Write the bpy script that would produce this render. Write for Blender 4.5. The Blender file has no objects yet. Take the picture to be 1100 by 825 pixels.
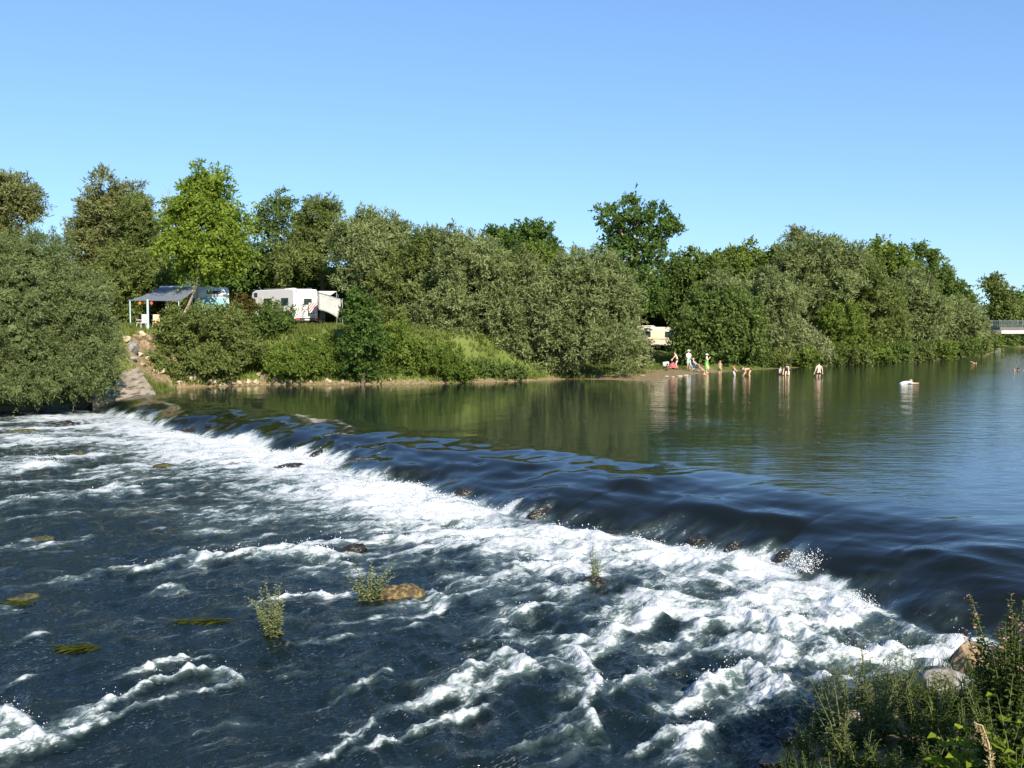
import bpy, bmesh, math, random
import numpy as np
from mathutils import Vector, Matrix

rng = np.random.default_rng(7)
random.seed(7)
scene = bpy.context.scene
C = scene.collection
F_PX = 1079.0
CAM_H = 4.5
HOR = 348.0
PITCH = math.atan((412.5 - HOR) / F_PX)
CP, SP = math.cos(PITCH), math.sin(PITCH)

# ------------------------------------------------------------------ measuring the photograph
def ray(px, py):
    x = (px - 550.0) / F_PX
    u = (412.5 - py) / F_PX
    return x, CP + u * SP, -SP + u * CP
def at_depth(px, py, Y):
    x, y, z = ray(px, py)
    t = Y / y
    return Vector((x * t, Y, CAM_H + z * t))
def at_level(px, py, z=0.0):
    x, y, zz = ray(px, py)
    t = (z - CAM_H) / zz
    return Vector((x * t, y * t, z))

# ------------------------------------------------------------------ noise
def _hash(ix, iy, seed):
    h = (ix.astype(np.int64) * 374761393 + iy.astype(np.int64) * 668265263 + seed * 982451653) & 0xFFFFFFFF
    h = ((h ^ (h >> 13)) * 1274126177) & 0xFFFFFFFF
    return h ^ (h >> 16)
def perlin(x, y, seed=0):
    x = np.asarray(x, float); y = np.asarray(y, float)
    ix = np.floor(x); iy = np.floor(y)
    fx = x - ix; fy = y - iy
    u = fx * fx * fx * (fx * (fx * 6 - 15) + 10); v = fy * fy * fy * (fy * (fy * 6 - 15) + 10)
    def g(dx, dy):
        a = (_hash(ix + dx, iy + dy, seed) & 0xFFFF) / 65536.0 * 2 * math.pi
        return np.cos(a) * (fx - dx) + np.sin(a) * (fy - dy)
    a = g(0, 0) * (1 - u) + g(1, 0) * u
    b = g(0, 1) * (1 - u) + g(1, 1) * u
    return (a * (1 - v) + b * v) * 1.5
def fbm(x, y, oct=4, seed=0, gain=0.5):
    s = 0; a = 1.0; n = 0
    for i in range(oct):
        s = s + a * perlin(x * 2 ** i, y * 2 ** i, seed + i * 17); n += a; a *= gain
    return s / n
def sstep(a, b, x):
    t = np.clip((x - a) / (b - a), 0, 1)
    return t * t * (3 - 2 * t)

# ------------------------------------------------------------------ materials
def new_mat(name):
    m = bpy.data.materials.new(name); m.use_nodes = True
    nt = m.node_tree
    return m, nt, nt.nodes['Principled BSDF'], nt.nodes['Material Output']
def lin(r, g, b): return (r, g, b, 1.0)
def simple(name, col, rough=0.6, metallic=0.0, spec=0.4, vary=0.15, scale=6.0, bump=0.0):
    m, nt, p, out = new_mat(name)
    tc = nt.nodes.new('ShaderNodeTexCoord')
    n = nt.nodes.new('ShaderNodeTexNoise'); n.inputs['Scale'].default_value = scale; n.inputs['Detail'].default_value = 5
    nt.links.new(tc.outputs['Object'], n.inputs['Vector'])
    r = nt.nodes.new('ShaderNodeValToRGB')
    r.color_ramp.elements[0].position = 0.3; r.color_ramp.elements[1].position = 0.7
    r.color_ramp.elements[0].color = lin(*[c * (1 - vary) for c in col])
    r.color_ramp.elements[1].color = lin(*[min(1, c * (1 + vary)) for c in col])
    nt.links.new(n.outputs['Fac'], r.inputs['Fac']); nt.links.new(r.outputs['Color'], p.inputs['Base Color'])
    p.inputs['Roughness'].default_value = rough; p.inputs['Metallic'].default_value = metallic
    p.inputs['Specular IOR Level'].default_value = spec
    if bump:
        b = nt.nodes.new('ShaderNodeBump'); b.inputs['Strength'].default_value = bump; b.inputs['Distance'].default_value = 0.05
        nt.links.new(n.outputs['Fac'], b.inputs['Height']); nt.links.new(b.outputs['Normal'], p.inputs['Normal'])
    return m
def rock_mat(name, c1, c2, moss=None, scale=3.0, moss_cut=0.55, rough=0.75):
    m, nt, p, out = new_mat(name)
    tc = nt.nodes.new('ShaderNodeTexCoord')
    n = nt.nodes.new('ShaderNodeTexNoise'); n.inputs['Scale'].default_value = scale; n.inputs['Detail'].default_value = 9; n.inputs['Roughness'].default_value = 0.65
    nt.links.new(tc.outputs['Object'], n.inputs['Vector'])
    r = nt.nodes.new('ShaderNodeValToRGB')
    r.color_ramp.elements[0].position = 0.32; r.color_ramp.elements[1].position = 0.68
    r.color_ramp.elements[0].color = lin(*c1); r.color_ramp.elements[1].color = lin(*c2)
    nt.links.new(n.outputs['Fac'], r.inputs['Fac'])
    col = r.outputs['Color']
    if moss:
        n2 = nt.nodes.new('ShaderNodeTexNoise'); n2.inputs['Scale'].default_value = scale * 1.2; n2.inputs['Detail'].default_value = 7
        mp = nt.nodes.new('ShaderNodeMapping'); mp.inputs['Location'].default_value = (5, 3, 1)
        nt.links.new(tc.outputs['Object'], mp.inputs['Vector']); nt.links.new(mp.outputs['Vector'], n2.inputs['Vector'])
        r2 = nt.nodes.new('ShaderNodeValToRGB'); r2.color_ramp.elements[0].position = moss_cut - 0.06; r2.color_ramp.elements[1].position = moss_cut + 0.06
        nt.links.new(n2.outputs['Fac'], r2.inputs['Fac'])
        mx = nt.nodes.new('ShaderNodeMix'); mx.data_type = 'RGBA'
        nt.links.new(r2.outputs['Color'], mx.inputs['Factor']); nt.links.new(col, mx.inputs['A']); mx.inputs['B'].default_value = lin(*moss)
        col = mx.outputs['Result']
    nt.links.new(col, p.inputs['Base Color'])
    p.inputs['Roughness'].default_value = rough
    b = nt.nodes.new('ShaderNodeBump'); b.inputs['Strength'].default_value = 0.8; b.inputs['Distance'].default_value = 0.04
    nt.links.new(n.outputs['Fac'], b.inputs['Height']); nt.links.new(b.outputs['Normal'], p.inputs['Normal'])
    return m
def leaf_mat(name, dark, light, trans=0.40, rough=0.6, spec=0.10, tint=(1.25, 1.35, 0.6)):
    m, nt, p, out = new_mat(name)
    at = nt.nodes.new('ShaderNodeAttribute'); at.attribute_name = 'rnd'
    r = nt.nodes.new('ShaderNodeValToRGB')
    r.color_ramp.elements[0].position = 0.1; r.color_ramp.elements[1].position = 0.9
    r.color_ramp.elements[0].color = lin(*dark); r.color_ramp.elements[1].color = lin(*light)
    nt.links.new(at.outputs['Fac'], r.inputs['Fac'])
    nt.links.new(r.outputs['Color'], p.inputs['Base Color'])
    p.inputs['Roughness'].default_value = rough; p.inputs['Specular IOR Level'].default_value = spec
    tr = nt.nodes.new('ShaderNodeBsdfTranslucent')
    mu = nt.nodes.new('ShaderNodeMix'); mu.data_type = 'RGBA'; mu.blend_type = 'MULTIPLY'; mu.inputs['Factor'].default_value = 1
    nt.links.new(r.outputs['Color'], mu.inputs['A']); mu.inputs['B'].default_value = lin(*tint)
    nt.links.new(mu.outputs['Result'], tr.inputs['Color'])
    ms = nt.nodes.new('ShaderNodeMixShader'); ms.inputs['Fac'].default_value = trans
    nt.links.new(p.outputs['BSDF'], ms.inputs[1]); nt.links.new(tr.outputs['BSDF'], ms.inputs[2])
    nt.links.new(ms.outputs['Shader'], out.inputs['Surface'])
    return m

LEAF = {
 'willow': leaf_mat('leaf_willow', (0.097, 0.123, 0.044), (0.320, 0.369, 0.166)),
 'pale': leaf_mat('leaf_pale_willow', (0.134, 0.166, 0.070), (0.371, 0.397, 0.218)),
 'bigw': leaf_mat('leaf_grey_willow', (0.085, 0.128, 0.042), (0.262, 0.304, 0.134)),
 'olive': leaf_mat('leaf_olive', (0.082, 0.115, 0.028), (0.243, 0.288, 0.096)),
 'brown': leaf_mat('leaf_brown_olive', (0.108, 0.125, 0.044), (0.282, 0.297, 0.128)),
 'green': leaf_mat('leaf_green', (0.064, 0.108, 0.026), (0.189, 0.253, 0.072)),
 'fresh': leaf_mat('leaf_fresh', (0.082, 0.133, 0.023), (0.237, 0.301, 0.067)),
 'yellow': leaf_mat('leaf_yellow_green', (0.095, 0.156, 0.018), (0.275, 0.352, 0.056)),
 'dark': leaf_mat('leaf_dark_green', (0.044, 0.087, 0.018), (0.141, 0.220, 0.054)),
 'bramble': leaf_mat('leaf_bramble', (0.070, 0.120, 0.018), (0.205, 0.270, 0.056)),
 'russet': leaf_mat('leaf_russet', (0.073, 0.054, 0.020), (0.146, 0.120, 0.040)),
 'herb': leaf_mat('leaf_herb', (0.075, 0.098, 0.042), (0.240, 0.268, 0.130)),
 'herbdk': leaf_mat('leaf_herb_dark', (0.029, 0.053, 0.010), (0.099, 0.138, 0.030)),
 'lime':   leaf_mat('leaf_lime', (0.110, 0.170, 0.014), (0.230, 0.300, 0.030), trans=0.4),
 'dry':    leaf_mat('leaf_dry', (0.200, 0.160, 0.080), (0.400, 0.330, 0.190), trans=0.2),
 'grass': leaf_mat('leaf_grass', (0.075, 0.120, 0.020), (0.200, 0.225, 0.065)),
 'pink':   leaf_mat('petal_pink', (0.300, 0.160, 0.140), (0.480, 0.300, 0.270), trans=0.2, tint=(1, 1, 1)),
 'weed':   leaf_mat('water_weed', (0.036, 0.048, 0.006), (0.096, 0.108, 0.018)),
}
BARK = rock_mat('bark_grey_brown', (0.06, 0.045, 0.03), (0.17, 0.14, 0.10), scale=2.0)
BARK_PALE = rock_mat('bark_pale', (0.20, 0.16, 0.11), (0.42, 0.36, 0.27), scale=2.0)
STEM = simple('stem_green', (0.10, 0.12, 0.04), 0.6)
M_WHITE = simple('painted_white_shell', (0.78, 0.77, 0.74), 0.35, vary=0.04)
M_CREAM = simple('painted_cream_shell', (0.72, 0.66, 0.52), 0.4, vary=0.04)
M_GLASS = simple('dark_window_glass', (0.03, 0.05, 0.055), 0.06, spec=0.8)
M_BLUEGLASS = simple('silver_blue_screen_cover', (0.22, 0.42, 0.46), 0.22, spec=0.7)
M_BLACK = simple('black_plastic', (0.02, 0.02, 0.022), 0.5)
M_RUBBER = simple('tyre_rubber', (0.025, 0.025, 0.025), 0.85)
M_STEEL = simple('brushed_metal', (0.55, 0.56, 0.57), 0.35, metallic=0.8, vary=0.05)
M_RED = simple('red_plastic', (0.62, 0.04, 0.03), 0.35)
M_ORANGE = simple('orange_paper', (0.75, 0.17, 0.03), 0.8)
M_BLUE = simple('blue_plastic', (0.16, 0.36, 0.72), 0.45)
M_PALEBLUE = simple('pale_blue_pole_paint', (0.42, 0.58, 0.62), 0.4, vary=0.03)
M_GREYCLOTH = simple('grey_awning_cloth', (0.30, 0.34, 0.40), 0.8, vary=0.06)
M_WHITECLOTH = simple('white_tarp_cloth', (0.80, 0.79, 0.74), 0.85, vary=0.03)
M_CONC = rock_mat('old_concrete', (0.20, 0.165, 0.125), (0.37, 0.32, 0.25), moss=(0.10, 0.095, 0.06), scale=1.8, moss_cut=0.57)
M_BCONC = rock_mat('bridge_concrete', (0.52, 0.50, 0.46), (0.66, 0.64, 0.60), scale=0.5)
M_DCONC = rock_mat('dark_concrete', (0.11, 0.105, 0.10), (0.17, 0.16, 0.15), scale=0.5)
M_RAIL = simple('grey_green_rail_paint', (0.16, 0.20, 0.21), 0.5)
ROCK_PALE = rock_mat('pale_limestone', (0.30, 0.24, 0.15), (0.58, 0.50, 0.35), scale=2.5)
ROCK_GREY = rock_mat('grey_limestone', (0.15, 0.145, 0.135), (0.36, 0.35, 0.32), moss=(0.12, 0.115, 0.09), scale=4.0, moss_cut=0.57)
ROCK_TAN = rock_mat('tan_sandstone', (0.20, 0.135, 0.075), (0.42, 0.31, 0.19), moss=(0.10, 0.085, 0.05), scale=3.5, moss_cut=0.56)
ROCK_WET = rock_mat('wet_dark_stone', (0.007, 0.006, 0.005), (0.030, 0.026, 0.018), moss=(0.06, 0.048, 0.016), scale=7.0, moss_cut=0.66, rough=0.28)
ROCK_MOSS = rock_mat('moss_yellow_stone', (0.03, 0.022, 0.012), (0.11, 0.075, 0.032), moss=(0.22, 0.165, 0.05), scale=9.0, moss_cut=0.53)
ROCK_GREEN = rock_mat('green_weedy_stone', (0.016, 0.015, 0.008), (0.05, 0.044, 0.02), moss=(0.075, 0.08, 0.018), scale=6.0, moss_cut=0.53)
SKINS = [simple('skin_tan', (0.60, 0.37, 0.24), 0.55, vary=0.05), simple('skin_light', (0.72, 0.51, 0.38), 0.55, vary=0.05)]
HAIRS = [simple('hair_dark', (0.03, 0.02, 0.015), 0.6), simple('hair_grey', (0.42, 0.38, 0.36), 0.6), simple('hair_blond', (0.35, 0.24, 0.12), 0.6)]
def cloth(name, c): return simple('cloth_' + name, c, 0.85, vary=0.08)

# ------------------------------------------------------------------ mesh helpers
def link(o, parent=None):
    C.objects.link(o)
    if parent is not None: o.parent = parent
    return o
def mesh_np(name, verts, faces, mat, parent=None, smooth=False, rnd=None, nper=4):
    """verts (N,3), faces (M,nper) int arrays"""
    verts = np.asarray(verts, np.float32); faces = np.asarray(faces, np.int32)
    me = bpy.data.meshes.new(name)
    me.vertices.add(len(verts)); me.vertices.foreach_set('co', verts.ravel())
    me.loops.add(faces.size); me.loops.foreach_set('vertex_index', faces.ravel())
    me.polygons.add(len(faces))
    me.polygons.foreach_set('loop_start', np.arange(0, faces.size, nper, dtype=np.int32))
    try: me.polygons.foreach_set('loop_total', np.full(len(faces), nper, np.int32))
    except Exception: pass
    me.polygons.foreach_set('use_smooth', np.full(len(faces), smooth))
    if rnd is not None:
        a = me.attributes.new('rnd', 'FLOAT', 'FACE'); a.data.foreach_set('value', np.asarray(rnd, np.float32))
    me.update(calc_edges=True); me.validate()
    for mm in (mat if isinstance(mat, (list, tuple)) else [mat]): me.materials.append(mm)
    return link(bpy.data.objects.new(name, me), parent)
def obj_bm(name, bm, mat, parent=None, smooth=False):
    me = bpy.data.meshes.new(name); bm.normal_update(); bm.to_mesh(me); bm.free()
    for mm in (mat if isinstance(mat, (list, tuple)) else [mat]): me.materials.append(mm)
    if smooth:
        me.polygons.foreach_set('use_smooth', np.full(len(me.polygons), True))
    return link(bpy.data.objects.new(name, me), parent)
def tag(o, label=None, cat=None, group=None, kind=None):
    if label: o['label'] = label
    if cat: o['category'] = cat
    if group: o['group'] = group
    if kind: o['kind'] = kind
    return o
def thing(name, label, cat, loc=(0, 0, 0), rotz=0.0, group=None):
    o = bpy.data.objects.new(name, None); C.objects.link(o)
    o.location = loc; o.rotation_euler = (0, 0, rotz); o.empty_display_size = 0.3
    return tag(o, label, cat, group)
def dup(root, loc, rotz, scale=None, label=None, group=None):
    r = root.copy(); C.objects.link(r); r.location = loc; r.rotation_euler = (0, 0, rotz)
    if scale is not None: r.scale = (scale,) * 3
    if label: r['label'] = label
    if group: r['group'] = group
    for ch in list(root.children):
        c = ch.copy(); C.objects.link(c); c.parent = r
        for g in list(ch.children):
            d = g.copy(); C.objects.link(d); d.parent = c
    return r
def box(bm, c, s, rz=0.0, bev=0.0):
    r = bmesh.ops.create_cube(bm, size=1.0)
    vs = r['verts']
    bmesh.ops.scale(bm, verts=vs, vec=s)
    if rz: bmesh.ops.rotate(bm, verts=vs, cent=(0, 0, 0), matrix=Matrix.Rotation(rz, 3, 'Z'))
    bmesh.ops.translate(bm, verts=vs, vec=c)
    if bev:
        es = list({e for v in vs for e in v.link_edges})
        bmesh.ops.bevel(bm, geom=es, offset=bev, segments=2, affect='EDGES', profile=0.6)
    return vs
def boxed(name, c, s, mat, parent, bev=0.0, rz=0.0):
    bm = bmesh.new(); box(bm, c, s, rz, bev); return obj_bm(name, bm, mat, parent)
def tube_arrays(pts, rad, seg=6):
    pts = [Vector(p) for p in pts]
    n = len(pts); V = []; Fc = []
    ref = Vector((0, 0, 1))
    for i, p in enumerate(pts):
        d = (pts[min(i + 1, n - 1)] - pts[max(i - 1, 0)])
        d = d.normalized() if d.length > 1e-9 else Vector((0, 0, 1))
        a = d.cross(ref if abs(d.z) < 0.9 else Vector((1, 0, 0))).normalized(); b = d.cross(a)
        r = rad[i] if hasattr(rad, '__len__') else rad
        for k in range(seg):
            th = 2 * math.pi * k / seg
            V.append(tuple(p + (a * math.cos(th) + b * math.sin(th)) * r))
    for i in range(n - 1):
        for k in range(seg):
            k2 = (k + 1) % seg
            Fc.append((i * seg + k, i * seg + k2, (i + 1) * seg + k2, (i + 1) * seg + k))
    return V, Fc
class Tubes:
    def __init__(s): s.V = []; s.F = []
    def add(s, pts, rad, seg=6):
        v, f = tube_arrays(pts, rad, seg); o = len(s.V)
        s.V += v; s.F += [tuple(i + o for i in q) for q in f]
    def build(s, name, mat, parent=None): return mesh_np(name, s.V, s.F, mat, parent, smooth=True)
def lathe(bm, prof, seg=16, c=(0, 0, 0), axis='Z'):
    rings = []
    for r, z in prof:
        ring = []
        for k in range(seg):
            th = 2 * math.pi * k / seg
            p = (r * math.cos(th), r * math.sin(th), z)
            if axis == 'X': p = (p[2], p[0], p[1])
            if axis == 'Y': p = (p[0], p[2], p[1])
            ring.append(bm.verts.new((p[0] + c[0], p[1] + c[1], p[2] + c[2])))
        rings.append(ring)
    for a, b in zip(rings[:-1], rings[1:]):
        for k in range(seg):
            bm.faces.new((a[k], a[(k + 1) % seg], b[(k + 1) % seg], b[k]))
    try:
        bm.faces.new(rings[0][::-1]); bm.faces.new(rings[-1])
    except Exception: pass

# ------------------------------------------------------------------ weir and river layout
CREST = np.array([(-75, 118), (-24.5, 62.9), (-21, 59), (-5.9, 42.4), (1.5, 33.6), (4.3, 30.0), (7.0, 25.6), (9.4, 22.2), (11.2, 20.2), (15, 16.5), (40, -8)], float)
def seg_dist(P, poly, closed=False):
    """unsigned distance, signed side of nearest segment, arclength"""
    P = np.asarray(P, float)
    best = np.full(len(P), 1e18); side = np.zeros(len(P)); arc = np.zeros(len(P)); acc = 0.0
    n = len(poly)
    for i in range(n if closed else n - 1):
        a = poly[i]; b = poly[(i + 1) % n]; d = b - a; L = math.hypot(*d)
        u = np.clip(((P - a) @ d) / (L * L), 0, 1)
        q = a + u[:, None] * d
        dd = ((P - q) ** 2).sum(1)
        s = d[0] * (P[:, 1] - a[1]) - d[1] * (P[:, 0] - a[0])
        m = dd < best - 1e-12
        best = np.where(m, dd, best); side = np.where(m, np.sign(s), side); arc = np.where(m, acc + u * L, arc)
        acc += L
    return np.sqrt(best), side, arc
def weir_t(P):
    d, s, a = seg_dist(P, CREST)
    return -d * s, a        # positive = downstream
LEFT_BANK = np.array([(-400, -210), (-160, -38), (-60, 38), (-45, 50), (-36, 60.5), (-29, 65.6), (-25, 66.3), (-22.9, 66.0), (-23.2, 71), (-18.7, 74.2), (-12.5, 74.4),
    (-7, 75), (0.7, 79), (5, 82), (10.2, 79.5), (13.6, 83), (16.3, 89.5), (23, 98), (35.8, 109), (53, 127), (69.5, 146), (80, 166), (85, 184), (97, 194), (150, 206), (420, 260)], float)
RIGHT_BANK = np.array([(420, 120), (200, 150), (120, 170), (98, 150), (60, 92), (36, 55), (19, 28), (17.5, 20.5), (12.6, 17.4), (8.4, 16.3), (5.6, 14.8), (4.0, 13.3), (3.2, 12.3), (2.8, 11.0), (1.4, 10.0), (0, 9.4), (-6, 7.6), (-40, -9), (-160, -80), (-400, -260)], float)
RIVER = np.vstack([LEFT_BANK, RIGHT_BANK])
def inside(P, poly):
    x, y = P[:, 0], P[:, 1]; r = np.zeros(len(P), bool); n = len(poly)
    for i in range(n):
        x1, y1 = poly[i]; x2, y2 = poly[(i + 1) % n]
        if y1 == y2: continue
        c = ((y1 > y) != (y2 > y)) & (x < (x2 - x1) * (y - y1) / (y2 - y1) + x1)
        r ^= c
    return r
def bank_d(P):
    d, _, _ = seg_dist(P, RIVER, True)
    return np.where(inside(P, RIVER), -d, d)      # negative in the water
def terrain_z(P):
    P = np.asarray(P, float).reshape(-1, 2)
    x, y = P[:, 0], P[:, 1]
    d = bank_d(P); t, _ = weir_t(P)
    wl = -0.95 * sstep(-1.0, 1.6, t)
    bed = wl - np.minimum(1.6, 0.05 * -d + 0.10 * sstep(0, 1, -d)) - sstep(-6, -3, t) * np.minimum(1.0, 0.9 * -d)
    far = (y > 35 + 0 * x) & (x < 0.62 * y + 12)
    dn = d + 0.5 * fbm(x * 0.4, y * 0.4, 3, 5)
    hi = 4.05 * sstep(-0.2, 5.4, dn) + 0.15 * sstep(0, 0.6, d)
    beach = 0.05 * dn + 2.6 * sstep(9, 24, dn)
    wood = 2.4 * sstep(0, 8, dn) + 0.8 * sstep(8, 40, dn)
    w1 = sstep(-1, 6, x); w2 = sstep(17, 22, x)
    farh = hi * (1 - w1) + (beach * (1 - w2) + wood * w2) * w1
    dl = np.maximum(d, 0)
    near = 0.46 * dl - 0.006 * dl * dl + 0.16 * fbm(x * 0.7, y * 0.7, 3, 9) * sstep(0, 1.5, d)
    near = np.minimum(near, 3.9 + 0.02 * dl)
    land = np.where(far, farh, near) + wl + 0.07 * fbm(x * 0.9, y * 0.9, 3, 21) * sstep(0.1, 2, d)
    dug = 0.55 * (sstep(-26.6, -26.2, x) - sstep(-22.9, -22.6, x)) * sstep(62, 62.4, y) * (1 - sstep(70.6, 71.2, y))
    return np.where(d > 0, land, bed) - dug * (d > -1.5)
def tz(x, y): return float(terrain_z([(x, y)])[0])
def on_ground(px, py):
    """where the sight line through a photo pixel meets the ground"""
    x, y, z = ray(px, py)
    ts = np.concatenate([np.arange(3, 40, 0.05), np.arange(40, 260, 0.25)])
    P = np.stack([x * ts, y * ts], 1); h = terrain_z(P); lz = CAM_H + z * ts
    i = int(np.argmax(lz < h)) if (lz < h).any() else len(ts) - 1
    return Vector((P[i, 0], P[i, 1], h[i]))

# ------------------------------------------------------------------ ground
def build_ground():
    xs = np.concatenate([[-3000, -1200, -500, -250, -140, -90, -70], np.arange(-56, 60, 0.7), np.arange(60, 150, 2.5), [170, 210, 300, 600, 1400, 3200]])
    ys = np.concatenate([[-1500, -500, -200, -90, -50, -30, -18, -10], np.arange(-5, 24, 0.4), np.arange(24, 58, 1.2), np.arange(58, 112, 0.6), np.arange(112, 240, 2.5), [260, 300, 400, 700, 1500, 4000]])
    X, Y = np.meshgrid(xs, ys); P = np.stack([X.ravel(), Y.ravel()], 1)
    z = terrain_z(P)
    V = np.column_stack([P, z]); nx = len(xs); ny = len(ys)
    i = np.arange(nx * ny).reshape(ny, nx)
    Fc = np.stack([i[:-1, :-1], i[:-1, 1:], i[1:, 1:], i[1:, :-1]], -1).reshape(-1, 4)
    m, nt, p, out = new_mat('ground_earth_and_turf')
    geo = nt.nodes.new('ShaderNodeNewGeometry')
    n1 = nt.nodes.new('ShaderNodeTexNoise'); n1.inputs['Scale'].default_value = 0.35; n1.inputs['Detail'].default_value = 8
    n2 = nt.nodes.new('ShaderNodeTexNoise'); n2.inputs['Scale'].default_value = 5; n2.inputs['Detail'].default_value = 8
    for n in (n1, n2): nt.links.new(geo.outputs['Position'], n.inputs['Vector'])
    r1 = nt.nodes.new('ShaderNodeValToRGB'); e = r1.color_ramp.elements
    e[0].position = 0.35; e[0].color = lin(0.09, 0.12, 0.025); e[1].position = 0.7; e[1].color = lin(0.15, 0.185, 0.05)
    nt.links.new(n1.outputs['Fac'], r1.inputs['Fac'])
    r2 = nt.nodes.new('ShaderNodeValToRGB'); e = r2.color_ramp.elements
    e[0].position = 0.3; e[0].color = lin(0.12, 0.09, 0.05); e[1].position = 0.75; e[1].color = lin(0.34, 0.27, 0.15)
    nt.links.new(n2.outputs['Fac'], r2.inputs['Fac'])
    at = nt.nodes.new('ShaderNodeAttribute'); at.attribute_name = 'bare'
    ad = nt.nodes.new('ShaderNodeMath'); ad.operation = 'MULTIPLY_ADD'; nt.links.new(n2.outputs['Fac'], ad.inputs[0]); ad.inputs[1].default_value = 0.9
    nt.links.new(at.outputs['Fac'], ad.inputs[2])
    rr = nt.nodes.new('ShaderNodeValToRGB'); rr.color_ramp.elements[0].position = 0.70; rr.color_ramp.elements[1].position = 0.95
    nt.links.new(ad.outputs[0], rr.inputs['Fac'])
    mx = nt.nodes.new('ShaderNodeMix'); mx.data_type = 'RGBA'
    nt.links.new(rr.outputs['Color'], mx.inputs['Factor']); nt.links.new(r1.outputs['Color'], mx.inputs['A']); nt.links.new(r2.outputs['Color'], mx.inputs['B'])
    nt.links.new(mx.outputs['Result'], p.inputs['Base Color']); p.inputs['Roughness'].default_value = 0.95; p.inputs['Specular IOR Level'].default_value = 0.1
    b = nt.nodes.new('ShaderNodeBump'); b.inputs['Strength'].default_value = 0.7; b.inputs['Distance'].default_value = 0.15
    nt.links.new(n2.outputs['Fac'], b.inputs['Height']); nt.links.new(b.outputs['Normal'], p.inputs['Normal'])
    o = mesh_np('ground', V, Fc, m, smooth=True)
    d = bank_d(P); bare = np.clip(1 - d / np.where(P[:, 0] > 20, 0.5, 0.6), 0, 1)
    bm_ = (P[:, 0] > 3) & (P[:, 0] < 19) & (P[:, 1] > 70)
    bare = np.where(bm_, np.maximum(bare, 0.75 * np.clip(1 - (d - 4) / 3, 0, 1)), bare)
    bare = np.maximum(bare, 0.9 * np.exp(-((P[:, 0] + 25.3) / 2.0) ** 2 - ((P[:, 1] - 71.5) / 3.2) ** 2))
    bare = np.where(P[:, 1] < 22, 1.0, bare)
    a = o.data.attributes.new('bare', 'FLOAT', 'POINT'); a.data.foreach_set('value', bare.astype(np.float32))
    tag(o, kind='structure'); return o
build_ground()

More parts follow.
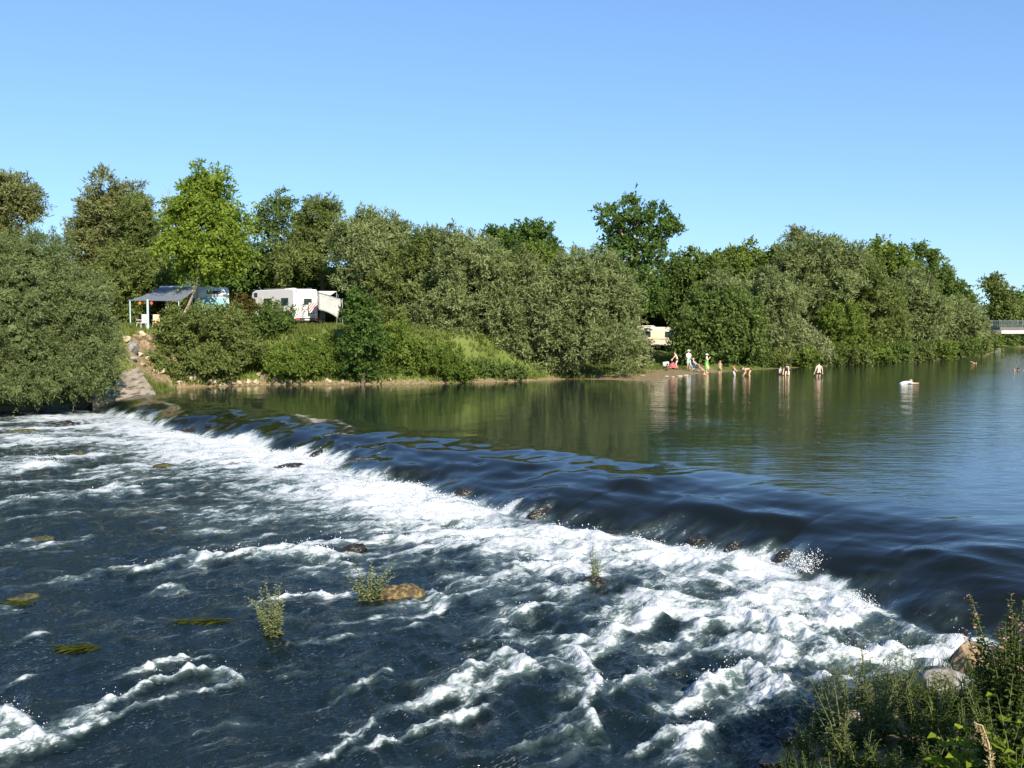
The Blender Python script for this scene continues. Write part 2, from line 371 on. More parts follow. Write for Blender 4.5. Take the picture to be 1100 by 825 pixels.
# ------------------------------------------------------------------ the river
# crests and streaks of foam, measured on the water: (points, half width in px, strength, lift in m)
STROKES = [
 ([(-60, 455), (0, 452), (120, 446), (230, 466), (330, 491), (420, 516), (470, 545)], 15, 1.2, .16),
 ([(0, 470), (150, 478), (300, 500), (420, 535), (490, 552)], 15, 1.0, .10),
 ([(160, 500), (300, 505), (400, 530), (480, 556)], 12, .8, .08),
 ([(240, 540), (340, 535), (430, 548)], 7, .5, .04),
 ([(-20, 505), (0, 498), (30, 494), (45, 503)], 8, .95, .2),
 ([(15, 540), (55, 534), (90, 532)], 6, .8, .10), ([(80, 530), (120, 524), (145, 527)], 6, .8, .10),
 ([(0, 560), (45, 552), (80, 548)], 4, .5, .04), ([(150, 560), (200, 552), (260, 556)], 4, .35, .03), ([(90, 505), (160, 515), (220, 518)], 5, .5, .05),
 ([(105, 615), (170, 609), (205, 597), (240, 604), (272, 597), (310, 593), (370, 600)], 5, 1.05, .22),
 ([(330, 588), (420, 577), (500, 573), (560, 575), (640, 590)], 8, 1.05, .18),
 ([(470, 565), (530, 548), (575, 543), (600, 552)], 7, 1.0, .2),
 ([(490, 585), (560, 575), (640, 576), (760, 592), (850, 603)], 15, 1.0, .12),
 ([(560, 610), (640, 606), (760, 603), (870, 618), (930, 652)], 13, .95, .12),
 ([(868, 602), (880, 590), (892, 586), (900, 600)], 8, 1.1, .35),
 ([(885, 620), (915, 642), (945, 655), (905, 668), (840, 676), (790, 665)], 8, 1.05, .2),
 ([(690, 640), (760, 655), (830, 640)], 10, .8, .08),
 ([(900, 702), (940, 696), (990, 695), (1060, 688)], 8, .95, .14), ([(830, 722), (880, 708), (930, 702)], 7, .95, .14), ([(840, 736), (900, 728), (1010, 712)], 8, .7, .06),
 ([(95, 770), (160, 727), (215, 715), (245, 716), (256, 726)], 5, 1.0, .16), ([(256, 726), (200, 742), (150, 760), (110, 775)], 5, .85, .06), ([(160, 712), (190, 703), (225, 700)], 3, .7, .06),
 ([(-30, 775), (0, 768), (25, 782), (60, 795), (90, 780)], 9, 1.05, .18), ([(-40, 800), (20, 800), (70, 790), (120, 768)], 8, 1.0, .1),
 ([(480, 745), (520, 722), (550, 712), (563, 722)], 9, 1.0, .24), ([(540, 730), (520, 745), (490, 755)], 7, .7, .08), ([(415, 800), (450, 785), (500, 764), (520, 757)], 6, .95, .12), ([(350, 815), (378, 795), (400, 775)], 5, .9, .1),
 ([(620, 700), (638, 725), (642, 745), (625, 765), (640, 785)], 6, 1.0, .16),
 ([(640, 700), (665, 680), (690, 672), (715, 650), (750, 640)], 9, .9, .14),
 ([(745, 748), (775, 730), (800, 718), (835, 745)], 8, 1.0, .24), ([(690, 800), (730, 783), (757, 778), (740, 800)], 7, .9, .12),
 ([(750, 700), (790, 688), (830, 695), (850, 705)], 8, .9, .14), ([(850, 680), (890, 690)], 6, .7, .08),
 ([(560, 660), (600, 640), (640, 625)], 8, .8, .1), ([(540, 690), (590, 680), (640, 690)], 7, .6, .06),
 ([(430, 632), (458, 632), (476, 642), (470, 655), (450, 660)], 5, 1.0, .1), ([(300, 642), (340, 636), (385, 637)], 3, .9, .06), ([(390, 668), (420, 660), (455, 655)], 4, .6, .03),
 ([(330, 612), (370, 606), (395, 614)], 4, .8, .08), ([(170, 632), (185, 628), (196, 634)], 4, .8, .08), ([(0, 648), (20, 652)], 4, .7, .06), ([(0, 735), (30, 722)], 3, .6, .04),
 ([(20, 690), (50, 680)], 4, .6, .04), ([(10, 585), (40, 575), (70, 590)], 3, .5, .03), ([(60, 620), (110, 618)], 3, .6, .04), ([(140, 655), (200, 662)], 2.5, .5, .02), ([(85, 580), (100, 572)], 3, .5, .03),
 ([(-40, 463), (90, 458), (230, 474), (300, 486)], 10, .95, .10), ([(50, 492), (180, 486), (330, 518), (400, 528)], 9, .75, .08), ([(-30, 520), (60, 514), (150, 508)], 6, .65, .05),
 ([(190, 532), (300, 524), (410, 548)], 8, .6, .05), ([(90, 548), (200, 541), (290, 550)], 5, .45, .03), ([(380, 560), (470, 556), (540, 565)], 8, .6, .05),
 ([(470, 645), (540, 628), (620, 640)], 6, .6, .06), ([(655, 745), (690, 724), (720, 715)], 6, .6, .08), ([(560, 800), (600, 786), (650, 792)], 6, .6, .08), ([(720, 690), (760, 672), (800, 668)], 7, .7, .08), ([(500, 690), (560, 672), (600, 668)], 5, .55, .05),
 ([(310, 690), (380, 684), (450, 670)], 3, .45, .02), ([(420, 720), (380, 735), (350, 750)], 4, .45, .04), ([(260, 665), (330, 655)], 3, .5, .02),
]
def build_river():
    near = []
    y = 6.5
    while y < 66:
        near.append(y); y += max(0.028, 0.72 * y * y / (5.4 * F_PX))
    while y < 620:
        near.append(y); y *= 1.03
    ys = np.array(near + [900, 1500, 3000])
    us = np.concatenate([[-3, -2, -1.4, -1.0, -0.8], np.arange(-0.66, 0.66, 0.00125), [0.72, 0.8, 1.0, 1.4, 2, 3]])
    U, Y = np.meshgrid(us, ys); X = U * Y
    P = np.stack([X.ravel(), Y.ravel()], 1); x, yv = P[:, 0], P[:, 1]
    t, s = weir_t(P)
    d = bank_d(P)
    # local frame along the flow, bending from square to the weir into the reach below
    fl = np.array([-0.80, -0.60]); cr = np.array([0.60, -0.80])
    a = x * fl[0] + yv * fl[1]; c = x * cr[0] + yv * cr[1]
    pix = np.hypot(x, yv) / F_PX                                  # metres a mesh step covers, sideways
    rows = 0.72 * yv * yv / (5.4 * F_PX)
    # face of the weir
    s0 = s - 74.0
    s_knots = [60, 74, 80, 84, 92, 102, 106, 113, 117, 121, 123.2, 125, 126.5, 129, 133, 140]; tf_knots = [1.0, 1.0, 1.5, 1.8, 2.2, 2.9, 3.4, 3.6, 4.3, 3.6, 2.4, 1.7, 3.0, 4.2, 4.4, 4.4]
    tf = np.interp(s, s_knots, tf_knots)
    tfs = tf + 0.75 * perlin(s * 0.30, s * 0 + 3.3, 3)
    tf = tfs + 0.10 * perlin(s * 0.33, s * 0 + 3.3, 3) + 0.55 * perlin(s * 0.85, s * 0 + 1.3, 4) + 0.25 * perlin(s * 2.7, t * 0.6, 5)
    drop = 0.95
    q = np.clip((t + 2.2) / (tfs + 2.2), 0, 1)
    face = -drop * (0.25 * q ** 2 + 0.75 * q ** 2.7) * 1.12
    aft = np.clip((t - tfs), 0, None)
    level = -drop - 0.018 * np.minimum(aft, 30) * 0.35
    roll = sstep(0, 0.9, aft)
    z = np.where(t < tfs, face, -drop * 1.12 * (1 - roll) + level * roll)
    down = sstep(-0.2, 2.5, t - tf + 0.6)
    # tongues and furrows on the sliding sheet
    sl = sstep(-1.4, 1.5, t) * (1 - down)
    sw = s + 0.9 * perlin(s * 0.3, t * 0.3, 18)
    z += sl * (0.085 * perlin(sw * 0.36, t * 0.25, 11) + 0.012 * perlin(sw * 1.1, t * 0.5, 12) + 0.065 * perlin(s * 0.22, t * 0.75 + 0.3 * s, 16) + 0.035 * perlin(s * 0.45, t * 1.7 + 0.3 * s, 17) + 0.010 * perlin(s * 1.1, t * 3.6, 19))
    lip = np.exp(-((t + 0.3) / 1.6) ** 2)
    z += lip * (0.05 * perlin(s * 0.5, t * 0.5, 14) + 0.02 * perlin(s * 1.5, t * 1.0, 15))
    qb = np.random.default_rng(17); hump = np.zeros(len(P)); wake = np.zeros(len(P))
    for sc_ in np.arange(80, 134, 0.85):
        ss = sc_ + qb.uniform(-.5, .5); w0 = np.interp(ss, s_knots, tf_knots); tt = qb.uniform(0.15, 0.8) * w0; rs = qb.uniform(.28, .75); rt = rs * qb.uniform(.5, .9); am = qb.uniform(.03, .12)
        e = np.exp(-((s - ss) / rs) ** 2 - ((t - tt) / rt) ** 2); hump += am * e - .6 * am * np.exp(-((s - ss) / (rs * .8)) ** 2 - ((t - tt - 1.6 * rt) / rt) ** 2)
        if qb.random() < .55: wake = np.maximum(wake, np.exp(-((s - ss) / (rs * .7)) ** 2 - np.clip((t - tt - rt) / .5, -9, 0) ** 2) * sstep(tt, tt + rt, t) * am * 8)
    z += hump * sl
    # rapids
    wx = 0.8 * fbm(x * 0.25, yv * 0.25, 3, 31); wy = 0.8 * fbm(x * 0.25 + 9, yv * 0.25, 3, 32)
    aa = a + wx; cc = c + wy
    right = sstep(-6, 5, x - 0.1 * (yv - 15)); calm = 0.55 + 0.45 * right
    near_w = np.exp(-np.clip(t - tf, 0, None) / 7.0)
    amp = down * (0.6 + 0.5 * right + 0.12 * near_w)
    h1 = perlin(aa * 0.42, cc * 0.30, 41); h2 = 1 - 2 * np.sqrt(perlin(aa * 0.85, cc * 0.55, 42) ** 2 + .008); h3 = 1 - 2 * np.sqrt(perlin(aa * 1.9, cc * 1.3, 43) ** 2 + .012)
    h4 = 1 - 2 * np.abs(perlin(aa * 4.2 + 3, cc * 2.9, 44)); h5 = perlin(aa * 9, cc * 7, 45); h6 = perlin(aa * 19, cc * 15, 46)
    f4 = np.clip(1.2 - rows / 0.14, 0, 1); f5 = np.clip(1.2 - rows / 0.07, 0, 1); f3 = np.clip(1.2 - rows / 0.4, 0.15, 1)
    z += amp * (0.15 * h1 + 0.11 * (h2 - 0.3) + 0.065 * f3 * (h3 - 0.3) + 0.024 * f4 * (h4 - 0.3) + 0.011 * f5 * h5 + 0.006 * f5 * h6)
    # foam
    st = fbm(aa * 0.5, cc * 1.6, 4, 51); st2 = fbm(aa * 1.2 + 5, cc * 3.0, 4, 52)
    crest = np.clip(0.5 * h2 + 0.35 * h3 + 0.25 * h1, -1, 1)
    F = down * (0.55 * np.exp(-(np.clip(t - tf, 0, None) / 3.0) ** 1.5) + 0.27 * near_w + 0.12 * right - 0.04)
    F = F + down * (0.70 * st + 0.45 * st2 + 0.30 * (crest - 0.2))
    lift = np.zeros(len(P)); Sk = np.zeros(len(P))
    for pts, w, k, up in STROKES:
        poly = np.array([tuple(at_level(px, py, -0.95))[:2] for px, py in pts])
        m = (x > poly[:, 0].min() - 6) & (x < poly[:, 0].max() + 6) & (yv > poly[:, 1].min() - 8) & (yv < poly[:, 1].max() + 8)
        idx = np.nonzero(m)[0]
        if not len(idx): continue
        mid = poly.mean(0); R = math.hypot(*mid)
        # width measured across the sight line is foreshortened; use a fair ground width
        wy_ = w * mid[1] ** 2 / (5.4 * F_PX); wm = 0.30 * w * R / F_PX + 0.42 * wy_
        X0, Y0 = P[idx, 0], P[idx, 1]
        wob = np.stack([0.8 * wm * fbm(X0 / wm * 0.5, Y0 / wm * 0.5, 4, 61), 1.1 * wm * fbm(X0 / wm * 0.5 + 7, Y0 / wm * 0.5, 4, 62)], 1)
        br = np.clip(0.75 + 0.9 * fbm(X0 / wm * 0.33 + 3, Y0 / wm * 0.33, 3, 63), 0.1, 1.15)
        for sh, kd in ((0.0, 1.0), (0.45, 0.80), (0.95, 0.62), (1.6, 0.45), (2.5, 0.30)):
            Q = P[idx] + wob * (1 + 0.6 * sh) - fl * sh * min(1.6, wm * 2.2)
            dd, sd, _ = seg_dist(Q, poly)
            g = np.exp(-(dd / wm) ** 2)
            Sk[idx] = np.maximum(Sk[idx], k * kd * g * br)
            if sh == 0: lift[idx] = np.maximum(lift[idx], up * np.exp(-(dd / (wm * 1.2)) ** 2) * (0.4 + 0.6 * br))
    F = np.maximum(F, 0) * 0.75 + Sk * (1.15 + 0.55 * st2 + 0.3 * st)
    F *= sstep(-0.3, 0.9, t - tf + 0.8)
    F = np.maximum(F, sl * sstep(.35, .95, q) * (0.26 * wake + 0.40 * sstep(.62, 1.0, q) * (0.45 + st + 0.6 * st2)))
    rag = np.clip(F, 0, 1.3)
    z += lift * down * 0.75
    z += rag * down * (0.012 * f4 * h4 + 0.012 * f5 * (1 - 2 * np.abs(h5)) + 0.008 * f5 * h6 + 0.030 * h3 * f3)
    # quiet pool
    pool = 1 - sstep(-2, 1, t)
    z += pool * 0.008 * perlin(x * 0.8, yv * 0.35, 71) * np.clip(60 / np.maximum(yv, 1), 0, 1)
    V = np.column_stack([P, z]); nx = len(us); ny = len(ys)
    i = np.arange(nx * ny).reshape(ny, nx)
    Fc = np.stack([i[:-1, :-1], i[:-1, 1:], i[1:, 1:], i[1:, :-1]], -1).reshape(-1, 4)
    keep = (bank_near(d, i)) 
    Fc = Fc[keep]
    used = np.zeros(len(V), bool); used[Fc.ravel()] = True; remap = np.cumsum(used) - 1
    m = river_mat()
    o = mesh_np('river_water', V[used], remap[Fc], m, smooth=True)
    for nm, arr in (('foam', F), ('turb', np.clip(down, 0, 1)), ('sheet', np.clip(sl + 0.6 * lip, 0, 1)), ('flow', a), ('cross', c)):
        at = o.data.attributes.new(nm, 'FLOAT', 'POINT'); at.data.foreach_set('value', arr[used].astype(np.float32))
    tag(o, kind='structure')
    return P, z, F, lift, d, yv
def bank_near(d, i):
    v = d < 2.5
    return (v[i[:-1, :-1]] | v[i[1:, 1:]]).reshape(-1)
def river_mat():
    m, nt, p, out = new_mat('river_water_and_foam')
    N = nt.nodes.new; L = nt.links.new
    def attr(n):
        a = N('ShaderNodeAttribute'); a.attribute_name = n; return a.outputs['Fac']
    def math_(op, a, b=None, c=None, clamp=False):
        n = N('ShaderNodeMath'); n.operation = op; n.use_clamp = clamp
        for k, v in enumerate((a, b, c)):
            if v is None: continue
            if isinstance(v, (int, float)): n.inputs[k].default_value = v
            else: L(v, n.inputs[k])
        return n.outputs[0]
    def noise(vec, scale, detail=6, rough=0.6):
        n = N('ShaderNodeTexNoise'); n.inputs['Scale'].default_value = scale; n.inputs['Detail'].default_value = detail; n.inputs['Roughness'].default_value = rough
        L(vec, n.inputs['Vector']); return n.outputs['Fac']
    def smooth(v, a, b):
        n = N('ShaderNodeMapRange'); n.interpolation_type = 'SMOOTHSTEP'; n.inputs['From Min'].default_value = a; n.inputs['From Max'].default_value = b
        L(v, n.inputs['Value']); return n.outputs['Result']
    def mixc(f, a, b):
        n = N('ShaderNodeMix'); n.data_type = 'RGBA'; L(f, n.inputs['Factor'])
        for k, v in (('A', a), ('B', b)):
            if isinstance(v, tuple): n.inputs[k].default_value = v
            else: L(v, n.inputs[k])
        return n.outputs['Result']
    geo = N('ShaderNodeNewGeometry'); pos = geo.outputs['Position']
    foam, turb, sheet, fa, fc = [attr(n) for n in ('foam', 'turb', 'sheet', 'flow', 'cross')]
    cx = N('ShaderNodeCombineXYZ'); L(math_('MULTIPLY', fa, 0.45), cx.inputs[0]); L(fc, cx.inputs[1])
    sz = N('ShaderNodeSeparateXYZ'); L(pos, sz.inputs[0]); L(sz.outputs[2], cx.inputs[2])
    fv = cx.outputs[0]
    n1 = noise(fv, 5.0, 8, 0.68); n2 = noise(fv, 22.0, 5, 0.6); n3 = noise(fv, 1.6, 6, 0.6)
    # bubbles and lace: worley web
    vo = N('ShaderNodeTexVoronoi'); vo.feature = 'DISTANCE_TO_EDGE'; vo.inputs['Scale'].default_value = 7.0
    wv = N('ShaderNodeVectorMath'); wv.operation = 'ADD'; L(fv, wv.inputs[0])
    nn = N('ShaderNodeTexNoise'); nn.inputs['Scale'].default_value = 4.0; nn.inputs['Detail'].default_value = 4; L(fv, nn.inputs['Vector']); 
    ws = N('ShaderNodeVectorMath'); ws.operation = 'SCALE'; ws.inputs['Scale'].default_value = 0.35; L(nn.outputs['Color'], ws.inputs[0]); L(ws.outputs[0], wv.inputs[1])
    L(wv.outputs[0], vo.inputs['Vector'])
    web = smooth(vo.outputs['Distance'], 0.16, 0.0)
    v = math_('ADD', foam, math_('MULTIPLY', math_('SUBTRACT', n1, 0.5), 1.7))
    v = math_('ADD', v, math_('MULTIPLY', math_('SUBTRACT', n2, 0.5), 0.9))
    v = math_('ADD', v, math_('MULTIPLY', web, 0.14))
    v = math_('ADD', v, math_('MULTIPLY', math_('SUBTRACT', n3, 0.5), 0.85))
    cover = math_('MULTIPLY', smooth(v, 0.54, 0.98), smooth(foam, 0.05, 0.3))
    fv2 = N('ShaderNodeMapping'); fv2.inputs['Scale'].default_value = (1.0, 1.5, 1.0); L(fv, fv2.inputs['Vector'])
    n4 = noise(fv2.outputs[0], 26.0, 2, 0.5); n5 = noise(fv, 2.2, 4, 0.6)
    fleck = math_('MULTIPLY', smooth(math_('ADD', n4, math_('MULTIPLY', math_('SUBTRACT', n5, 0.5), 0.45)), 0.66, 0.76), math_('MULTIPLY', turb, 0.4))
    fv3 = N('ShaderNodeMapping'); fv3.inputs['Scale'].default_value = (0.55, 3.2, 1.0); L(fv, fv3.inputs['Vector'])
    n6 = noise(fv3.outputs[0], 2.6, 6, 0.66)
    streak = math_('MULTIPLY', smooth(math_('ADD', n6, math_('MULTIPLY', math_('SUBTRACT', n5, 0.5), 0.5)), 0.60, 0.80), math_('MULTIPLY', turb, 0.32))
    cover = math_('MAXIMUM', cover, math_('MAXIMUM', fleck, streak))
    air = smooth(math_('ADD', foam, math_('MULTIPLY', math_('SUBTRACT', n3, 0.5), 0.5)), 0.1, 1.0)
    deep = mixc(turb, lin(0.014, 0.024, 0.019), lin(0.005, 0.011, 0.012))
    sheetc = mixc(sheet, deep, lin(0.006, 0.008, 0.006))
    aer = mixc(air, sheetc, lin(0.10, 0.145, 0.14))
    L(aer, p.inputs['Base Color'])
    p.inputs['IOR'].default_value = 1.333; p.inputs['Roughness'].default_value = 0.05; L(math_('MULTIPLY_ADD', turb, -0.10, 0.5), p.inputs['Specular IOR Level'])
    # ripples: pool (long, low), fast water (short)
    mp = N('ShaderNodeMapping'); mp.inputs['Scale'].default_value = (0.7, 1.6, 1.0); L(pos, mp.inputs['Vector'])
    pr = math_('ADD', noise(mp.outputs[0], 1.0, 3, 0.5), math_('MULTIPLY', noise(mp.outputs[0], 5.0, 3, 0.5), 0.22))
    big = noise(pos, 0.06, 3, 0.5); patch = smooth(big, 0.40, 0.62)
    pr = math_('MULTIPLY', pr, math_('ADD', math_('MULTIPLY', patch, 0.5), 0.65))
    sx = N('ShaderNodeSeparateXYZ'); L(pos, sx.inputs[0])
    windy = smooth(math_('ADD', sx.outputs[0], math_('MULTIPLY_ADD', noise(pos, 0.12, 3, 0.5), 14.0, -7.0)), 3.0, 14.0)
    fr = math_('ADD', math_('MULTIPLY', noise(fv, 3.0, 5, 0.6), 1.0), math_('MULTIPLY', noise(fv, 14.0, 4, 0.6), 0.35))
    hgt = math_('ADD', math_('MULTIPLY', math_('MULTIPLY', pr, math_('MULTIPLY_ADD', windy, 0.26, 0.18)), math_('SUBTRACT', 1.0, turb)), math_('MULTIPLY', fr, math_('MULTIPLY_ADD', turb, 1.25, 0.0)))
    b = N('ShaderNodeBump'); b.inputs['Strength'].default_value = 1.0; b.inputs['Distance'].default_value = 0.075
    L(hgt, b.inputs['Height']); L(b.outputs['Normal'], p.inputs['Normal'])
    fo = N('ShaderNodeBsdfPrincipled'); L(mixc(smooth(v, 0.55, 1.55), lin(0.30, 0.35, 0.36), lin(0.60, 0.62, 0.63)), fo.inputs['Base Color']); fo.inputs['Roughness'].default_value = 0.8; fo.inputs['Specular IOR Level'].default_value = 0.2
    b2 = N('ShaderNodeBump'); b2.inputs['Strength'].default_value = 0.6; b2.inputs['Distance'].default_value = 0.06
    L(math_('ADD', n1, math_('MULTIPLY', n2, 0.5)), b2.inputs['Height']); L(b2.outputs['Normal'], fo.inputs['Normal'])
    ms = N('ShaderNodeMixShader'); L(cover, ms.inputs[0]); L(p.outputs[0], ms.inputs[1]); L(fo.outputs[0], ms.inputs[2]); L(ms.outputs[0], out.inputs['Surface'])
    return m
WP, WZ, WF, WL, WD, WY = build_river()

def build_spray():
    w = np.where((WF > 0.8) & (WD < -0.3) & (WY < 50) & (WY > 8), (np.clip(WF - 0.7, 0, 1) * (0.1 + WL * 8)) * (WY / 20.0), 0)
    n = 9000; fan = []
    idx = rng.choice(len(w), n, p=w / w.sum())
    c = np.column_stack([WP[idx], WZ[idx]])
    hgt = rng.exponential(0.055, n) * (0.4 + 3.0 * WL[idx])
    c += np.column_stack([rng.normal(0, 0.06, n), rng.normal(0, 0.06, n), hgt])
    # fans of water thrown up where the sheet strikes a stone
    for px, py, m, hh in ((866, 611, 700, .42), (922, 650, 350, .24), (705, 590, 220, .2), (450, 527, 160, .25)):
        k = int(np.argmin((550 + F_PX * WP[:, 0] / (WY * CP - (WZ - CAM_H) * SP) - px) ** 2 + (412.5 - F_PX * (WY * SP + (WZ - CAM_H) * CP) / (WY * CP - (WZ - CAM_H) * SP) - py) ** 2))
        th = rng.normal(0, .75, m); v = hh * rng.uniform(.02, 1.35, m) ** 1.2; u = rng.uniform(.3, 1, m)
        c[:m] = np.column_stack([WP[k, 0] + np.sin(th) * v * 1.1 + rng.normal(0, .05, m), WP[k, 1] + rng.normal(0, .14, m), WZ[k] - .05 + np.cos(th) * v * u + .04]); c = np.roll(c, -m, 0); WYi = None
    r = rng.uniform(0.004, 0.013, n) * np.clip(c[:, 1] / 20, 0.7, 1.6)
    base = np.array([(1, 0, 0), (0, 1, 0), (-1, 0, 0), (0, -1, 0), (0, 0, 1), (0, 0, -1)], float)
    tri = np.array([(0, 1, 4), (1, 2, 4), (2, 3, 4), (3, 0, 4), (1, 0, 5), (2, 1, 5), (3, 2, 5), (0, 3, 5)])
    V = (c[:, None, :] + base[None] * r[:, None, None] * rng.uniform(0.6, 1.5, (n, 1, 3))).reshape(-1, 3)
    Fc = (tri[None] + (np.arange(n) * 6)[:, None, None]).reshape(-1, 3)
    o = mesh_np('spray', V, Fc, simple('spray_drops', (0.8, 0.82, 0.84), 0.3, vary=0.02), nper=3, smooth=True)
    tag(o, 'white droplets of spray flung above the breaking waves', 'spray', kind='stuff')
build_spray()

# ------------------------------------------------------------------ trees and bushes
def unit(v): return v / np.maximum(np.linalg.norm(v, axis=-1, keepdims=True), 1e-9)
def puffs(lobes, seed, tall=1.0, n0=13):
    r_ = np.random.default_rng(seed + 77); out = []
    for c in lobes:
        c = np.array(c, float); ns = n0
        ph = r_.uniform(0, 6.28)
        for k in range(ns):
            zz = 1 - 2 * (k + .5) / ns; a = k * 2.39996 + ph; rr = math.sqrt(1 - zz * zz)
            d = np.array([rr * math.cos(a), rr * math.sin(a), zz]) + r_.normal(0, .16, 3)
            if zz < -0.72: continue
            f = r_.uniform(.30, .52); g = np.cbrt(c[3] * c[4] * c[5])
            out.append(tuple(c[:3] + d * c[3:] * r_.uniform(.60, .74)) + tuple((0.55 * c[3:5] + 0.45 * g) * f) + ((0.55 * c[5] + 0.45 * g) * f * tall,))
    return out
def core_arrays(lobes, size, seed, ground, dens=1.0):
    r_ = np.random.default_rng(seed + 5); V = []
    for cx, cy, cz, rx, ry, rz in lobes:
        p = 1.6; area = 4 * math.pi * (((rx * ry) ** p + (rx * rz) ** p + (ry * rz) ** p) / 3) ** (1 / p)
        n = int(dens * area * 5.0 / size ** 2) + 8
        d = unit(r_.normal(size=(n, 3))); P = np.array([cx, cy, cz]) + d * r_.uniform(.40, .74, n)[:, None] * np.array([rx, ry, rz])
        ok = P[:, 2] > ground; P = P[ok]; d = d[ok]; n = len(P)
        nr = unit(d + r_.normal(0, .5, (n, 3))); ax = unit(np.cross(nr, r_.normal(size=(n, 3)))); sd = np.cross(nr, ax)
        l = (size * r_.uniform(.5, 1.1, n))[:, None]; w = l * .30
        V.append(np.stack([P - ax * l * .5, P + sd * w, P + ax * l * .5, P - sd * w], 1).reshape(-1, 3))
    V = np.concatenate(V); return V, r_.uniform(0.25, 0.6, len(V) // 4)
def crown_arrays(lobes, leafL, leafW, spacing=0.6, twigs=5, m=9, up=0.35, droop=0.25, twig=0.9, airy=0.0, seed=0, inner=0.12, ground=None):
    r_ = np.random.default_rng(seed)
    L = np.array(lobes, float)
    cent = []; outs = []; tint = []
    for k, (cx, cy, cz, rx, ry, rz) in enumerate(L):
        p = 1.6
        area = 4 * math.pi * (((rx * ry) ** p + (rx * rz) ** p + (ry * rz) ** p) / 3) ** (1 / p)
        n = max(6, int(area / spacing ** 2))
        d = unit(r_.normal(size=(n, 3)))
        back = (d[:, 1] > 0.45) & (r_.random(n) < 0.55)
        low = (d[:, 2] < -0.6) & (r_.random(n) < 0.5)
        d = d[~(back | low)]; n = len(d)
        bump = 1 + 0.20 * perlin(d[:, 0] * 2.2 + k * 7, d[:, 2] * 2.2 + d[:, 1] * 1.7, seed % 97 + 3) + 0.08 * perlin(d[:, 0] * 6 + k, d[:, 2] * 6 + d[:, 1] * 5, 5)
        rad = bump * r_.uniform(0.80, 1.03, n)
        rad = np.where(r_.random(n) < 0.05, rad * r_.uniform(1.08, 1.35, n), rad)
        rad = np.where(r_.random(n) < inner * 1.5, r_.uniform(0.35, 0.8, n), rad)
        if airy: 
            keep = fbm(d[:, 0] * 2.6 + k * 3, d[:, 2] * 2.6 + d[:, 1] * 2, 3, seed + 5) > (airy - 0.5)
            d = d[keep]; rad = rad[keep]; n = len(d)
        c = np.array([cx, cy, cz]) + d * rad[:, None] * np.array([rx, ry, rz])
        o = unit(d / np.array([rx, ry, rz]))
        ok = np.ones(n, bool)
        for j, q in enumerate(L):
            if j == k: continue
            e = (((c - q[:3]) / q[3:]) ** 2).sum(1)
            ok &= (e > 0.66) | (r_.random(n) < 0.04)
        cent.append(c[ok]); outs.append(o[ok]); tint.append(np.full(ok.sum(), r_.uniform(-0.10, 0.10)))
    c = np.concatenate(cent); o = np.concatenate(outs); tn = np.concatenate(tint)
    if ground is not None:
        ok = c[:, 2] > ground; c, o, tn = c[ok], o[ok], tn[ok]
    n = len(c)
    tn = 0.5 + tn + r_.normal(0, 0.13, n)
    T = np.repeat(np.arange(n), twigs); nt_ = len(T)
    dirs = unit(o[T] + np.array([0, 0, up]) + r_.normal(0, 0.55, (nt_, 3)))
    ln = twig * r_.uniform(0.55, 1.25, nt_)
    base = c[T] + r_.normal(0, spacing * 0.28, (nt_, 3)) - dirs * (ln * 0.35)[:, None]
    S = np.repeat(np.arange(nt_), m); ns = len(S)
    s = np.tile((np.arange(m) + 0.6) / m, nt_) + r_.normal(0, 0.05, ns)
    pos = base[S] + dirs[S] * (ln[S] * s)[:, None]
    pos[:, 2] -= droop * s * s * ln[S]
    ax = unit(dirs[S] * 0.7 + r_.normal(0, 0.62, (ns, 3)) - np.array([0, 0, 0.35 * droop]))
    oo = o[T][S]
    nr = unit(oo * 0.85 + np.array([0, 0, 0.35]) + r_.normal(0, 0.48, (ns, 3)))
    side = unit(np.cross(nr, ax))
    ll = leafL * r_.uniform(0.6, 1.3, ns); ww = leafW * r_.uniform(0.7, 1.3, ns)
    a = pos; b_ = pos + ax * (ll * 0.5)[:, None] + side * (ww * 0.5)[:, None]
    cc = pos + ax * ll[:, None]; d_ = pos + ax * (ll * 0.45)[:, None] - side * (ww * 0.5)[:, None]
    V = np.stack([a, b_, cc, d_], 1).reshape(-1, 3)
    Fc = np.arange(ns * 4).reshape(-1, 4)
    rnd = np.clip(tn[T][S] + r_.normal(0, 0.16, ns), 0, 1)
    return V, Fc, rnd
STY = {  # leaf length, width (m at 85 m away), spacing, twigs, leaves, up, droop, twig length
 'willow': dict(leafL=0.34, leafW=0.095, spacing=0.66, twigs=5, m=10, up=0.45, droop=0.30, twig=0.85),
 'broad':  dict(leafL=0.27, leafW=0.16, spacing=0.62, twigs=5, m=8, up=0.20, droop=0.30, twig=0.75),
 'ash':    dict(leafL=0.32, leafW=0.13, spacing=0.66, twigs=5, m=9, up=0.15, droop=0.55, twig=0.95),
 'bush':   dict(leafL=0.24, leafW=0.11, spacing=0.50, twigs=5, m=8, up=0.45, droop=0.15, twig=0.65),
 'bigw':   dict(leafL=0.26, leafW=0.060, spacing=0.50, twigs=6, m=11, up=0.45, droop=0.30, twig=0.85),
}
TREES = {}
